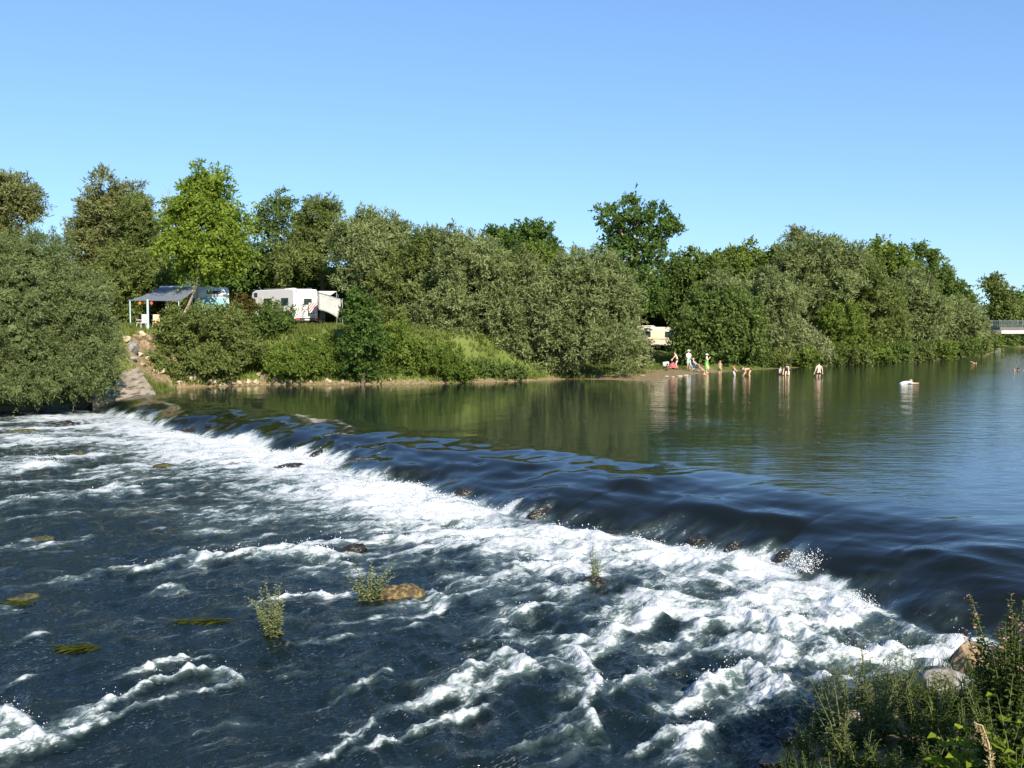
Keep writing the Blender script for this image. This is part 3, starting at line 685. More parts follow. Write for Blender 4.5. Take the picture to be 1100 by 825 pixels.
def tree(name, label, cat, col, style, Y, lobes, base=None, group=None, airy=0.0, depth=None, trunk_r=None, trunk_mat=None, lean=None, limbs=True, woody='trunk', leaf='crown', sink=0.25):
    """lobes: (px, py, half width px, half height px[, depth offset m])"""
    k = Y / F_PX
    W = []
    rr = np.random.default_rng(abs(hash((name, round(lobes[0][0]), round(lobes[0][1])))) % 100000) if False else np.random.default_rng(int(lobes[0][0] * 31 + lobes[0][1] * 7 + Y) % 99991)
    for i, l in enumerate(lobes):
        px, py, rx, rz = l[:4]
        dy = l[4] if len(l) > 4 else rr.uniform(-0.35, 0.35) * rx * k
        p = at_depth(px, py, Y + dy)
        W.append((p.x, p.y, p.z, rx * k, depth * rx * k if depth else 0.5 * (rx + rz) * k, rz * k))
    if base is None:
        mx = sum(l[0] * l[2] for l in lobes) / sum(l[2] for l in lobes)
        b = at_depth(mx, 350, Y); bx, by = b.x, Y
    else: bx, by = base
    gz = tz(bx, by)
    root = thing(name, label, cat, (bx, by, gz), 0, group)
    st = dict(STY[style]); sc = (Y / 85.0) ** 0.8
    for q in ('leafL', 'leafW', 'spacing', 'twig'): st[q] *= sc
    Wl = [(w[0] - bx, w[1] - by, w[2] - gz, w[3], w[4], w[5]) for w in W]
    sd_ = int(abs(lobes[0][0]) * 13 + lobes[0][1] * 3 + 1000); gl = -gz + 0.05
    V, Fc, rnd = crown_arrays(puffs(Wl, sd_, 1.15 if style in ('willow', 'bigw') else 1.0), airy=airy * 0.8, seed=sd_, ground=gl, **st)
    if airy < 0.5:
        V2, r2 = core_arrays(Wl, 0.75 * sc, sd_, gl, 1.0 - 1.3 * airy)
        V = np.concatenate([V, V2]); rnd = np.concatenate([rnd, r2]); Fc = np.arange(len(V)).reshape(-1, 4)
    mesh_np(leaf, V, Fc, LEAF[col], root, rnd=rnd)
    # wood
    T = Tubes()
    top = max(w[2] + w[5] * 0.4 for w in Wl); H = max(top, 0.6)
    R = trunk_r or max(0.05, min(0.45, H * 0.028))
    cxm = np.mean([w[0] for w in Wl]); cym = np.mean([w[1] for w in Wl]); 
    fork = Vector((cxm * 0.45, cym * 0.45, H * 0.38)) if lean is None else Vector(lean)
    ctrl = [Vector((0, 0, -sink)), fork * 0.5 + Vector((rr.normal(0, .1), rr.normal(0, .1), 0)), fork]
    T.add(ctrl, [R, R * 0.82, R * 0.68], 8)
    if limbs:
        for w in Wl:
            e = Vector((w[0], w[1], w[2] + 0.3 * w[5]))
            mid = fork.lerp(e, 0.5) + Vector((rr.normal(0, .25), rr.normal(0, .25), 0.12 * (e - fork).length)) * min(1, H / 6)
            T.add([fork, mid, e], [R * 0.5, R * 0.32, R * 0.10], 6)
            for _ in range(4):
                d = unit(rr.normal(size=3)); e2 = Vector((w[0] + d[0] * w[3] * .8, w[1] + d[1] * w[4] * .8, w[2] + abs(d[2]) * w[5] * .8))
                T.add([mid.lerp(e, 0.4), e.lerp(e2, 0.5) + Vector((0, 0, .1)), e2], [R * 0.22, R * 0.13, R * 0.04], 5)
    T.build(woody, trunk_mat or BARK, root)
    return root
EDGE = 'willows and trees lining the far bank'
# --- left, nearest
tree('willow_bush', 'huge dense grey-green willow bush overhanging the white water beside the concrete ramp', 'bush', 'bigw', 'bigw', 62,
     [(18, 290, 54, 38), (80, 322, 34, 32), (94, 368, 32, 36), (62, 398, 50, 34), (-14, 356, 84, 70), (-80, 300, 80, 66), (0, 408, 70, 26), (42, 336, 54, 52), (95, 402, 26, 20), (110, 392, 16, 28)], base=(-30.5, 65.5))
tree('tree', 'dull olive-brown tree rising behind the huge willow bush', 'tree', 'brown', 'willow', 92, [(14, 212, 26, 24), (-18, 218, 40, 30), (32, 225, 12, 15), (0, 255, 26, 20)])
tree('tree', 'tall brownish olive tree between the huge willow bush and the yellow-green tree', 'tree', 'brown', 'willow', 90,
     [(126, 224, 32, 24), (100, 252, 25, 30), (143, 250, 26, 28), (112, 282, 34, 30), (100, 226, 14, 16), (128, 300, 30, 26)])
tree('willow', 'dark bushy willow directly above the grey awning', 'willow', 'olive', 'willow', 86,
     [(150, 236, 18, 22), (150, 282, 34, 26), (132, 300, 26, 26), (172, 296, 26, 24), (130, 330, 26, 16)])
tree('leaning_tree', 'bright yellow-green tree with a pale leaning trunk in front of the motorhome awning', 'tree', 'yellow', 'ash', 77,
     [(222, 200, 25, 22), (205, 228, 32, 26), (240, 236, 27, 28), (222, 266, 42, 26), (197, 260, 26, 26), (252, 268, 18, 20), (214, 292, 26, 12)],
     base=(at_depth(188, 352, 76.5).x, 76.5), trunk_r=0.22, trunk_mat=BARK_PALE, lean=(1.75, 0.2, 3.6), airy=0.34)
tree('tree', 'airy blue-green tree with gaps of sky, standing behind the white motorhome', 'tree', 'green', 'ash', 97,
     [(298, 222, 19, 16), (286, 246, 17, 15), (318, 236, 17, 15), (306, 262, 24, 14), (290, 284, 30, 18)], airy=0.55)
tree('tree', 'olive tree with a thin twiggy top behind the airy blue-green tree', 'tree', 'olive', 'willow', 95,
     [(347, 224, 17, 14), (345, 252, 27, 25), (330, 282, 32, 28), (368, 262, 20, 22)], airy=0.15)
tree('tree', 'low dark green tree filling the gap behind both motorhomes', 'tree', 'dark', 'broad', 99,
     [(262, 292, 30, 28), (300, 300, 40, 22), (345, 305, 30, 20), (225, 312, 30, 16)])
tree('tree', 'shaded dark tree behind the grey awning', 'tree', 'olive', 'broad', 96, [(120, 318, 28, 26), (165, 318, 30, 22), (205, 325, 30, 20)])
tree('willow', 'tall pale willow rising to the right of the white tarp', 'willow', 'willow', 'willow', 89,
     [(398, 240, 19, 13), (384, 262, 30, 25), (412, 262, 28, 25), (400, 295, 42, 30), (426, 250, 13, 14)])
tree('willow', 'broad rounded willow between the tall pale willow and the long middle willow thicket', 'willow', 'olive', 'willow', 85,
     [(455, 270, 28, 20), (440, 300, 42, 32), (480, 275, 24, 20), (432, 335, 30, 28)])
tree('willow', 'wide brown-topped willow thicket sloping down to the water in the middle of the far bank', 'willow', 'willow', 'willow', 83.5,
     [(502, 284, 38, 34), (535, 300, 38, 32), (490, 322, 48, 38), (540, 345, 44, 40), (470, 352, 40, 32), (522, 384, 38, 22), (575, 310, 25, 24)])
tree('tree', 'dark round-headed tree peeping over the willows, with a lighter crown in front', 'tree', 'dark', 'broad', 112,
     [(572, 250, 19, 14), (541, 254, 20, 12), (555, 272, 30, 16), (588, 268, 12, 14)], airy=0.2)
tree('tree', 'small bright green crown in front of the dark round-headed tree', 'tree', 'fresh', 'broad', 106, [(575, 275, 17, 13), (597, 288, 18, 14)])
tree('willow', 'large silvery willow beside the beach, dark and hollow under its right edge', 'willow', 'willow', 'willow', 83.5,
     [(635, 298, 42, 28), (660, 330, 28, 42), (612, 325, 34, 38), (590, 352, 42, 42), (640, 366, 38, 32), (600, 388, 34, 17), (562, 380, 28, 22)], base=(6.0, 84.5))
tree('willow_shrub', 'slender pale willow shrub at the edge of the beach beside the silvery willow', 'shrub', 'pale', 'bush', 87, [(684, 372, 11, 20), (688, 388, 9, 10), (676, 384, 8, 10)])
tree('tree', 'tallest dark green tree with a pale trunk showing through its open crown', 'tree', 'dark', 'broad', 106,
     [(682, 237, 28, 23), (658, 238, 17, 16), (711, 250, 14, 18), (690, 272, 32, 24), (678, 305, 36, 28), (662, 266, 20, 18), (722, 242, 8, 9), (690, 328, 32, 14)], airy=0.50, trunk_mat=BARK_PALE)
tree('tree', 'fresh green tree standing right behind the white caravan', 'tree', 'green', 'broad', 118, [(738, 292, 26, 22), (725, 312, 30, 26), (762, 300, 28, 26), (750, 330, 34, 20)])
tree('tree', 'bright green pointed crown among the trees above the bathers', 'tree', 'fresh', 'broad', 120, [(798, 282, 22, 17), (808, 302, 28, 26), (832, 278, 16, 12)], airy=0.2)
tree('tree', 'green crown in the dip of the tree line between the caravan and the bathers', 'tree', 'green', 'broad', 124, [(775, 286, 22, 12), (765, 300, 24, 16)])
tree('alder', 'dark green alder whose low branches shade the people on the beach', 'tree', 'green', 'broad', 99.5,
     [(752, 350, 28, 30), (780, 340, 32, 32), (792, 368, 28, 24), (738, 366, 15, 16), (765, 378, 28, 12)])
tree('willow', 'grey-green willow above the two bending bathers', 'willow', 'willow', 'willow', 105,
     [(782, 312, 24, 16), (804, 330, 34, 24), (832, 320, 28, 26), (816, 358, 32, 30), (836, 380, 20, 18)])
tree('willow', 'tallest billowing willow of the far right row', 'willow', 'willow', 'willow', 116,
     [(852, 285, 23, 20), (880, 273, 26, 18), (897, 300, 28, 26), (862, 320, 30, 26), (882, 345, 28, 28), (912, 280, 16, 14)])
tree('tree', 'sparse twiggy treetop sticking out above the billowing willow', 'tree', 'brown', 'willow', 121, [(857, 255, 11, 8), (852, 272, 12, 12)], airy=0.6)
tree('willow_shrub', 'pale blue-green willow shrub drooping to the water behind the bending bather in dark shorts', 'shrub', 'pale', 'bush', 108, [(856, 365, 16, 26), (846, 384, 13, 12), (874, 376, 16, 18)])
tree('shrub', 'yellowish green shrub on the bank behind the man in dark trunks', 'shrub', 'fresh', 'bush', 112, [(902, 350, 24, 24), (906, 374, 24, 15), (890, 385, 12, 6)])
tree('willow', 'olive willow with two rounded domes midway along the far right bank', 'willow', 'olive', 'willow', 119,
     [(925, 300, 28, 24), (941, 330, 30, 28), (915, 330, 20, 22), (950, 360, 26, 22), (930, 374, 26, 13)])
tree('tree', 'bright green treetop behind the two-domed olive willow', 'tree', 'fresh', 'broad', 134, [(944, 272, 13, 13), (932, 280, 10, 10), (960, 284, 24, 18)], airy=0.2)
tree('tree', 'open flat-topped tree with sky showing through above the far right willows', 'tree', 'green', 'broad', 138, [(985, 271, 16, 8), (1001, 278, 9, 9), (985, 290, 18, 12)], airy=0.5)
tree('willow', 'sweeping willow with a bright top edge below the flat-topped tree', 'willow', 'willow', 'willow', 127,
     [(976, 313, 26, 20), (995, 335, 24, 24), (985, 360, 24, 22), (970, 352, 24, 22)])
tree('tree', 'leafy green tree on the descending tree line towards the bridge', 'tree', 'green', 'broad', 146, [(1006, 302, 18, 15), (1025, 315, 16, 13), (1036, 327, 10, 10)], airy=0.15)
tree('willow', 'low wide willow by the water just before the last willow at the bridge', 'willow', 'willow', 'willow', 140,
     [(1015, 340, 20, 18), (1035, 350, 20, 20), (1025, 368, 20, 13), (1000, 372, 18, 10)])
tree('willow', 'last pale willow of the row, touching the end of the bridge', 'willow', 'willow', 'willow', 153, [(1044, 350, 13, 15), (1056, 361, 9, 14), (1042, 368, 13, 8)])
tree('tree', 'distant tall dark tree standing behind the bridge', 'tree', 'olive', 'broad', 235, [(1067, 304, 8, 11), (1075, 320, 13, 13), (1070, 335, 17, 11), (1088, 334, 14, 14), (1080, 352, 20, 14)])
tree('tree', 'distant tree behind the bridge at the right edge of the picture', 'tree', 'dark', 'broad', 242, [(1100, 328, 11, 13), (1116, 325, 18, 20), (1103, 345, 16, 10), (1130, 350, 24, 14)])
tree('willow_shrub', 'dark bushes on the shore seen under the bridge', 'shrub', 'green', 'broad', 198, [(1078, 364, 9, 10), (1090, 366, 11, 10), (1104, 365, 12, 11), (1122, 365, 14, 11), (1146, 365, 16, 11)])
tree('tree', 'dark tree closing the gap behind the long willow thicket', 'tree', 'olive', 'broad', 104, [(470, 290, 60, 34), (410, 305, 50, 30), (560, 310, 50, 30)])
tree('tree', 'dark tree closing the gap behind the silvery willow and the caravan', 'tree', 'dark', 'broad', 128, [(640, 320, 60, 40), (710, 325, 50, 26), (780, 330, 40, 30)])
tree('tree', 'green tree filling in behind the billowing willows on the right', 'tree', 'green', 'broad', 142, [(880, 320, 60, 40), (950, 320, 50, 34), (1000, 340, 34, 22)])
# --- bank shrubs
tree('round_bush', 'big round grey-green bush on the bank in front of the first motorhome', 'bush', 'olive', 'bush', 74,
     [(226, 352, 34, 22), (207, 373, 27, 20), (250, 373, 30, 21), (226, 386, 40, 16), (240, 345, 22, 15)])
tree('round_bush', 'darker round green bush in front of the white motorhome with the bicycle', 'bush', 'green', 'bush', 78, [(290, 344, 20, 14), (304, 344, 11, 13), (282, 354, 20, 11)])
tree('round_bush', 'small russet-brown bush between the two round green bushes', 'bush', 'russet', 'bush', 79, [(263, 334, 14, 13), (258, 345, 12, 10)])
tree('shrub', 'upright ivy-dark shrub standing at the water in front of the white tarp', 'shrub', 'dark', 'broad', 74.5,
     [(389, 340, 18, 19), (391, 368, 23, 21), (388, 394, 18, 13), (384, 324, 8, 10)])
tree('bramble_bush', 'yellow-green bramble tangle on the bank left of the ivy-dark shrub', 'bush', 'bramble', 'bush', 75.3, [(300, 386, 34, 12), (338, 383, 34, 13), (352, 396, 22, 10), (318, 395, 36, 8)])
tree('bramble_bush', 'sunlit yellow-green bramble slope right of the ivy-dark shrub', 'bush', 'bramble', 'bush', 77, [(432, 378, 22, 18), (462, 390, 32, 14), (495, 400, 22, 8), (425, 398, 20, 10)])
tree('shrub', 'thin upright shrub beside the boulders at the top of the ramp', 'shrub', 'olive', 'bush', 73, [(180, 358, 9, 18), (186, 342, 7, 10), (176, 374, 9, 10)])
tree('shrub', 'low dark green shrub at the waterline under the long willow thicket', 'shrub', 'green', 'bush', 78.5, [(515, 396, 18, 9), (548, 400, 20, 8), (475, 402, 14, 7)])
def undergrowth():
    lob = []; q = np.random.default_rng(4)
    for px in range(-120, 1040, 14):
        Y = np.interp(px, [-120, 100, 260, 420, 560, 700, 800, 900, 1000, 1075], [92, 98, 102, 98, 100, 126, 122, 132, 150, 172])
        if 690 < px < 722: Y = 132
        p = at_depth(px, 342, Y + q.uniform(-2, 2)); k = Y / F_PX; g = tz(p.x, p.y)
        r = q.uniform(13, 20) * k; lob.append((p.x, p.y, g + r * .9, r * 1.1, r, r * q.uniform(1.2, 1.9)))
    V, Fc, rnd = crown_arrays(lob, leafL=.34, leafW=.18, spacing=.75, twigs=4, m=7, seed=8)
    V2, r2 = core_arrays(lob, 0.9, 9, -1); V = np.concatenate([V, V2]); rnd = np.concatenate([rnd, r2])
    o = mesh_np('undergrowth', V, np.arange(len(V)).reshape(-1, 4), LEAF['olive'], rnd=rnd); tag(o, 'dark mass of undergrowth filling the wood behind the bank', 'undergrowth', kind='stuff')
undergrowth()
for i, (px, py, w_, h_) in enumerate([(812, 391, 14, 8), (834, 391, 12, 7), (866, 390, 14, 7), (893, 388, 12, 7), (918, 388, 15, 8), (942, 386, 14, 7), (966, 385, 13, 8), (990, 384, 13, 7), (1012, 382, 12, 7), (1034, 380, 12, 7), (1050, 378, 9, 6), (1063, 373, 8, 6)]):
    wl_ = at_level(px, py + 5, 0)
    tree('shore_bush', 'low bush leaning over the water along the wooded right-hand shore', 'bush', ['green', 'olive', 'fresh'][i % 3], 'bush', wl_.y + .8, [(px, py - 3, w_, h_), (px + 5, py - 7, w_ * .7, h_ * .9)], group='low bushes leaning over the water', base=(wl_.x, wl_.y + .8))
tree('bramble_bush', 'high green scrub on the grassy slope below the long willow thicket', 'bush', 'fresh', 'bush', 79.5, [(425, 358, 16, 14), (448, 372, 22, 13), (478, 384, 22, 12), (440, 388, 24, 11)])
tree('bramble_bush', 'leafy green scrub just below the white tarp, left of the ivy-dark shrub', 'bush', 'bramble', 'bush', 77.5, [(350, 372, 16, 9), (325, 374, 16, 7), (362, 380, 12, 10)])
tree('shrub', 'low scrub growing over the boulders beside the concrete ramp', 'shrub', 'olive', 'bush', 71.5, [(166, 388, 9, 9), (176, 396, 12, 9), (160, 398, 8, 6), (190, 402, 12, 8)])
# bare tree
def bare_tree():
    b = at_depth(178, 300, 94); gz = tz(b.x, b.y)
    root = thing('bare_tree', 'leafless pale twiggy tree between the brownish tree and the yellow-green tree', 'tree', (b.x, b.y, gz))
    T = Tubes(); r_ = np.random.default_rng(5)
    top = at_depth(180, 190, 94).z - gz
    T.add([(0, 0, -.2), (0.1, 0, top * .4), (0, 0, top * .62)], [.2, .15, .09], 7)
    T.build('trunk', BARK_PALE, root)
    for q in range(11):
        T = Tubes()
        s = Vector((0, 0, top * r_.uniform(.45, .62))); a = r_.uniform(0, 6.28); l = r_.uniform(.25, .38) * top
        e = s + Vector((math.cos(a) * .38, math.sin(a) * .2, .95)) * l
        m_ = s.lerp(e, .5) + Vector((r_.normal(0, .15), 0, 0))
        T.add([s, m_, e], [.05, .035, .012], 5)
        for _ in range(7):
            f = r_.uniform(.35, 1); p0 = s.lerp(e, f); a2 = r_.uniform(0, 6.28)
            T.add([p0, p0 + Vector((math.cos(a2) * .5, math.sin(a2) * .4, r_.uniform(.4, .9)))], [.02, .008], 4)
        T.build('branch', BARK_PALE, root)
bare_tree()

# ------------------------------------------------------------------ grass
def grass_patch(name, label, n, xr, yr, cond, h, w, mat, seed):
    r_ = np.random.default_rng(seed)
    x = r_.uniform(*xr, n); y = r_.uniform(*yr, n); P = np.stack([x, y], 1)
    d = bank_d(P); k = cond(P, d) & (fbm(x * .35, y * .35, 3, seed) + r_.normal(0, .15, n) > -0.12)
    P = P[k]; n = len(P); z = terrain_z(P)
    B = 5
    c = np.repeat(np.column_stack([P, z]), B, 0); m_ = len(c)
    c[:, :2] += r_.normal(0, w * 2.2, (m_, 2))
    a = r_.uniform(0, 6.28, m_); hh = h * r_.uniform(.45, 1.25, m_); ww = w * r_.uniform(.6, 1.3, m_)
    lean = hh * r_.uniform(.1, .6, m_); la = r_.uniform(0, 6.28, m_)
    sx = np.cos(a) * ww / 2; sy = np.sin(a) * ww / 2
    z0 = np.zeros(m_)
    p0 = c + np.column_stack([-sx, -sy, z0 - .05]); p1 = c + np.column_stack([sx, sy, z0 - .05])
    mid = np.column_stack([np.cos(la) * lean * .3, np.sin(la) * lean * .3, hh * .6]); tip = np.column_stack([np.cos(la) * lean, np.sin(la) * lean, hh])
    p2 = c + mid + np.column_stack([sx * .7, sy * .7, z0]); p3 = c + mid - np.column_stack([sx * .7, sy * .7, z0])
    p4 = c + tip; p5 = p4 + np.column_stack([-sx * .1, -sy * .1, z0])
    V = np.stack([p0, p1, p2, p3, p4, p5], 1).reshape(-1, 3)
    b = (np.arange(m_) * 6)[:, None]
    Fc = np.concatenate([b + np.array([[0, 1, 2, 3]]), b + np.array([[3, 2, 4, 5]])], 0)
    rnd = np.clip(np.tile(r_.normal(.5, .2, m_) + .25 * fbm(c[:, 0] * .3, c[:, 1] * .3, 2, 3), 2), 0, 1)
    o = mesh_np(name, V, Fc, LEAF[mat], rnd=rnd)
    tag(o, label, 'grass', kind='stuff')
grass_patch('grass', 'rough sunlit grass on the far bank and its top', 15000, (-30, 7), (66, 90), lambda P, d: (d > .25) & (d < 13) & (((P[:, 0] + 25.3) / 1.9) ** 2 + ((P[:, 1] - 71.5) / 3.0) ** 2 > 1), .38, .07, 'grass', 3)
grass_patch('grass', 'tall sunlit grass on the lower far bank beside the ramp', 2600, (-24, -8), (66, 79), lambda P, d: (d > .3) & (d < 4.5) & (terrain_z(P) > 0), .6, .05, 'grass', 5)
grass_patch('grass', 'patchy green and straw grass on the rise behind the beach', 6000, (4, 24), (80, 112), lambda P, d: (d > 3.5) & (d < 26), .22, .07, 'grass', 4)
grass_patch('grass', 'grassy tufts along the wooded right-hand shore of the far bank', 4000, (20, 95), (92, 175), lambda P, d: (d > .1) & (d < 4), .6, .12, 'herbdk', 6)
grass_patch('grass', 'dark undergrowth of blades and stems on the near bank', 4500, (-2, 16), (6, 18), lambda P, d: (d > .25) & (d < 7) & (P[:, 0] > 2.2), .30, .014, 'herbdk', 8)

# ------------------------------------------------------------------ stones
def stone_bm(sx, sy, sz, seed, rough=0.22, sub=3):
    bm = bmesh.new(); r_ = np.random.default_rng(seed)
    if sub <= 3:                                   # broken, angular block: the hull of scattered points
        for p in unit(r_.normal(size=(17, 3))) * r_.uniform(.72, 1.0, (17, 1)): bm.verts.new(p * np.array([sx, sy, sz]))
        bmesh.ops.convex_hull(bm, input=bm.verts[:])
        bmesh.ops.delete(bm, geom=[v for v in bm.verts if not v.link_faces], context='VERTS')
        bmesh.ops.bevel(bm, geom=bm.edges[:], offset=.05 * min(sx, sy, sz), segments=1, affect='EDGES')
        return bm
    bmesh.ops.create_icosphere(bm, subdivisions=5, radius=1.0)
    co = np.array([v.co[:] for v in bm.verts])
    pl = unit(r_.normal(size=(18, 3))); dist = r_.uniform(.66, .88, 18)
    for p, q in zip(pl, dist):
        e = co @ p - q; co = co - np.maximum(e, 0)[:, None] * p * .96
    n = fbm(co[:, 0] * 1.3 + seed, co[:, 1] * 1.3 + co[:, 2] * 1.1, 4, seed % 50) * .9 + .95 * fbm(co[:, 0] * 4 + seed, co[:, 1] * 4 + co[:, 2] * 3.4, 5, seed % 50 + 7, .6)
    co = co * (1 + rough * n)[:, None] * np.array([sx, sy, sz])
    for v, c in zip(bm.verts, co): v.co = c
    return bm
def stone(name, label, cat, loc, size, mat, seed, rz=0.0, group=None, sub=3):
    o = obj_bm(name, stone_bm(*size, seed, sub=sub), mat, smooth=False); o.location = loc; o.rotation_euler = (0, 0, rz)
    o.data.polygons.foreach_set('use_smooth', np.full(len(o.data.polygons), sub > 3))
    return tag(o, label, cat, group)
_vz = WZ - CAM_H; _dep = WY * CP - _vz * SP
_PXI = 550 + F_PX * WP[:, 0] / _dep; _PYI = 412.5 - F_PX * (WY * SP + _vz * CP) / _dep
def on_water(px, py):
    i = np.argmin((_PXI - px) ** 2 + (_PYI - py) ** 2); return Vector((WP[i, 0], WP[i, 1], WZ[i]))
def water_z(x, y):
    i = np.argmin((WP[:, 0] - x) ** 2 + (WP[:, 1] - y) ** 2); return float(WZ[i])
# rubble along the far waterline
G = 'pale rubble blocks along the foot of the far bank'
r_ = np.random.default_rng(12)
rub = [(205, 412, .5), (216, 415, .3), (228, 414, .42), (238, 416, .3), (247, 414, .3), (256, 415, .34), (266, 414, .3), (276, 413, .34), (285, 411, .5), (296, 412, .34), (303, 414, .26), (310, 413, .28), (321, 413, .3), (335, 414, .24), (352, 412, .32), (368, 413, .26), (191, 417, .26), (180, 419, .22), (418, 412, .2), (288, 403, .34), (278, 406, .28)]
for i, (px, py, s) in enumerate(rub):
    g = on_ground(px, py - 1); 
    o = stone('rubble_block', 'pale limestone rubble block in the row along the foot of the far bank', 'stone', (g.x, g.y + .1, max(g.z, -.05) + s * .25), (s * r_.uniform(1, 1.6), s, s * r_.uniform(.7, 1)), ROCK_PALE, 100 + i, r_.uniform(0, 3), G)
stone('boulder', 'large grey boulder at the top of the concrete ramp', 'boulder', on_ground(140, 378) + Vector((0, .3, .2)), (.72, .66, .66), ROCK_GREY, 31)
stone('boulder', 'tan sandstone boulder right of the large grey boulder', 'boulder', on_ground(154, 374) + Vector((0, .3, .12)), (.8, .6, .55), ROCK_TAN, 32)
stone('boulder', 'upper pale boulder under the grass by the awning poles', 'boulder', on_ground(150, 362) + Vector((0, .2, .05)), (.6, .5, .36), ROCK_PALE, 33)
stone('boulder', 'whitish boulder just above the ramp', 'boulder', on_ground(149, 386) + Vector((0, .1, .06)), (.55, .5, .34), ROCK_PALE, 34)
stone('boulder', 'flat pale slab of rock on the bank beside the ramp', 'boulder', on_ground(170, 402) + Vector((0, .2, .0)), (.8, .6, .30), ROCK_PALE, 35)
stone('boulder', 'pale boulder high on the bank below the parked white motorhome', 'boulder', on_ground(313, 367) + Vector((0, .2, .1)), (.6, .4, .28), ROCK_GREY, 36)
stone('boulder', 'cream boulder on the grass edge below the white tarp', 'boulder', on_ground(335, 370) + Vector((0, .2, .1)), (.55, .4, .25), ROCK_PALE, 37)
for i, (px, py, s) in enumerate([(690, 404, .25), (716, 405, .3), (730, 404.5, .35), (737, 403.5, .3), (722, 405.5, .22)]):
    g = on_ground(px, py); stone('beach_stone', 'flat pale stone at the edge of the beach', 'stone', (g.x, g.y, max(0, g.z) + .03), (s * 1.5, s, .1), ROCK_PALE, 140 + i, r_.uniform(0, 3), 'flat stones at the edge of the beach')
for i, (px, py, s, m_) in enumerate([(147, 366, .42, ROCK_TAN), (161, 368, .5, ROCK_TAN), (165, 378, .4, ROCK_TAN), (158, 381, .34, ROCK_PALE), (143, 388, .34, ROCK_GREY), (160, 390, .36, ROCK_PALE), (135, 367, .4, ROCK_PALE), (170, 371, .34, ROCK_PALE), (152, 393, .28, ROCK_TAN)]):
    g = on_ground(px, py); stone('rubble_block', 'broken tan or pale block in the heap of rubble above the concrete ramp', 'stone', (g.x, g.y + .1, g.z + s * .22), (s * 1.3, s, s * .8), m_, 210 + i, i * .8, 'heap of broken rubble above the ramp')
# stones breaking the rapids
def rapid_stone(px, py, size, mat, label, seed, dz=0.0, sub=4):
    p = on_water(px, py); z = p.z
    return stone('river_stone', label, 'stone', (p.x, p.y, z + dz), size, mat, seed, .4, sub=sub)
rapid_stone(380, 592, (.36, .3, .24), ROCK_WET, 'dark wet boulder standing out of the rapids above the mossy yellow rock', 51, -.02)
rapid_stone(426, 640, (.64, .42, .28), ROCK_MOSS, 'yellow mossy rock in the rapids with a leafy plant on its left end', 52, .0)
rapid_stone(397, 639, (.34, .24, .14), ROCK_WET, 'low reddish-brown wet rock joined to the left of the mossy yellow rock', 53, -.02)
rapid_stone(66, 455, (.8, .55, .26), ROCK_WET, 'dark wet hump of rock in the white water near the huge willow bush', 54, -.08)
rapid_stone(85, 488, (.42, .4, .2), ROCK_GREEN, 'small yellow-green stone among the foam at far left', 55, -.02)
rapid_stone(176, 501, (.4, .4, .18), ROCK_GREEN, 'small yellow-green stone in the foam right of the far left one', 56, -.02)
rapid_stone(27, 463, (1.0, .6, .22), ROCK_GREEN, 'low greenish rock in the white water close to the left edge', 57, -.12)
rapid_stone(44, 580, (.36, .3, .14), ROCK_GREEN, 'yellowish stone barely breaking the dark water at the left', 58, -.04)
rapid_stone(26, 643, (.36, .3, .14), ROCK_GREEN, 'weedy green stone with foam behind it at the left edge', 59, -.04)
rapid_stone(640, 625, (.36, .3, .18), ROCK_WET, 'dark wet stone under the small plant in the middle of the foam', 60, -.03)
rapid_stone(205, 462, (.9, .5, .2), ROCK_WET, 'dark rock hump at the upper edge of the left foam', 64, -.06)
rapid_stone(50, 506, (.7, .45, .2), ROCK_WET, 'dark stone right of the left-edge breaking wave', 66, -.10)
rapid_stone(310, 500, (.8, .5, .2), ROCK_WET, 'dark hump in the broad white foam of the left weir', 67, -.10)
for i, (px, py, s_, lb) in enumerate([(655, 573, .5, 'dark stone at the foot of the weir face right of the small foam plant'), (705, 580, .62, 'broad dark stone in the middle of the weir foot'), (752, 577, .55, 'dark brown stone at the weir foot near the spout of foam'),
    (846, 594, .5, 'black stone at the foot of the weir right under the spout of foam'), (585, 548, .5, 'dark stone poking through the foam edge at the centre of the weir'), (500, 527, .5, 'small dark stone on the weir edge left of centre'), (345, 486, .6, 'dark stone at the foam edge of the left part of the weir'), (792, 584, .4, 'small black stone between the two larger dark stones at the weir foot')]):
    rapid_stone(px, py, (s_, s_ * .6, .24), ROCK_WET, lb, 80 + i, -.15)
def weed_mat(px, py, L_, W_, label, seed):
    p = at_level(px, py, -.9); z = water_z(p.x, p.y); q = np.random.default_rng(seed)
    n = 260; x = q.uniform(-L_ / 2, L_ / 2, n); y = q.normal(0, W_ * .22, n) * (1 - (2 * x / L_) ** 2 * .7)
    l = q.uniform(.18, .4, n); a = np.pi + .45 + q.normal(0, .22, n)
    w = q.uniform(.004, .010, n)
    zz = .015 + q.uniform(0, .03, n)
    P0 = np.column_stack([x, y, zz]); D = np.column_stack([np.cos(a), np.sin(a), q.uniform(-.2, .1, n)]); S = np.column_stack([-np.sin(a), np.cos(a), q.normal(0, .5, n)])
    V = np.stack([P0 - S * w[:, None], P0 + D * (l * .5)[:, None] - S * w[:, None] + [0, 0, .02], P0 + D * l[:, None], P0 + D * (l * .5)[:, None] + S * w[:, None] + [0, 0, .02]], 1).reshape(-1, 3)
    o = mesh_np('water_weed', V, np.arange(n * 4).reshape(-1, 4), LEAF['weed'], rnd=q.random(n)); o.location = (p.x, p.y, z - .02); tag(o, label, 'water weed')
weed_mat(226, 662, .95, .32, 'yellow-green streamer of water weed trailing left of the leafy plant', 1)
weed_mat(92, 690, .6, .25, 'small brownish weed clump caught in the dark water at lower left', 2)
weed_mat(28, 641, .6, .4, 'mossy weed cushion on the stone at the left edge', 3)

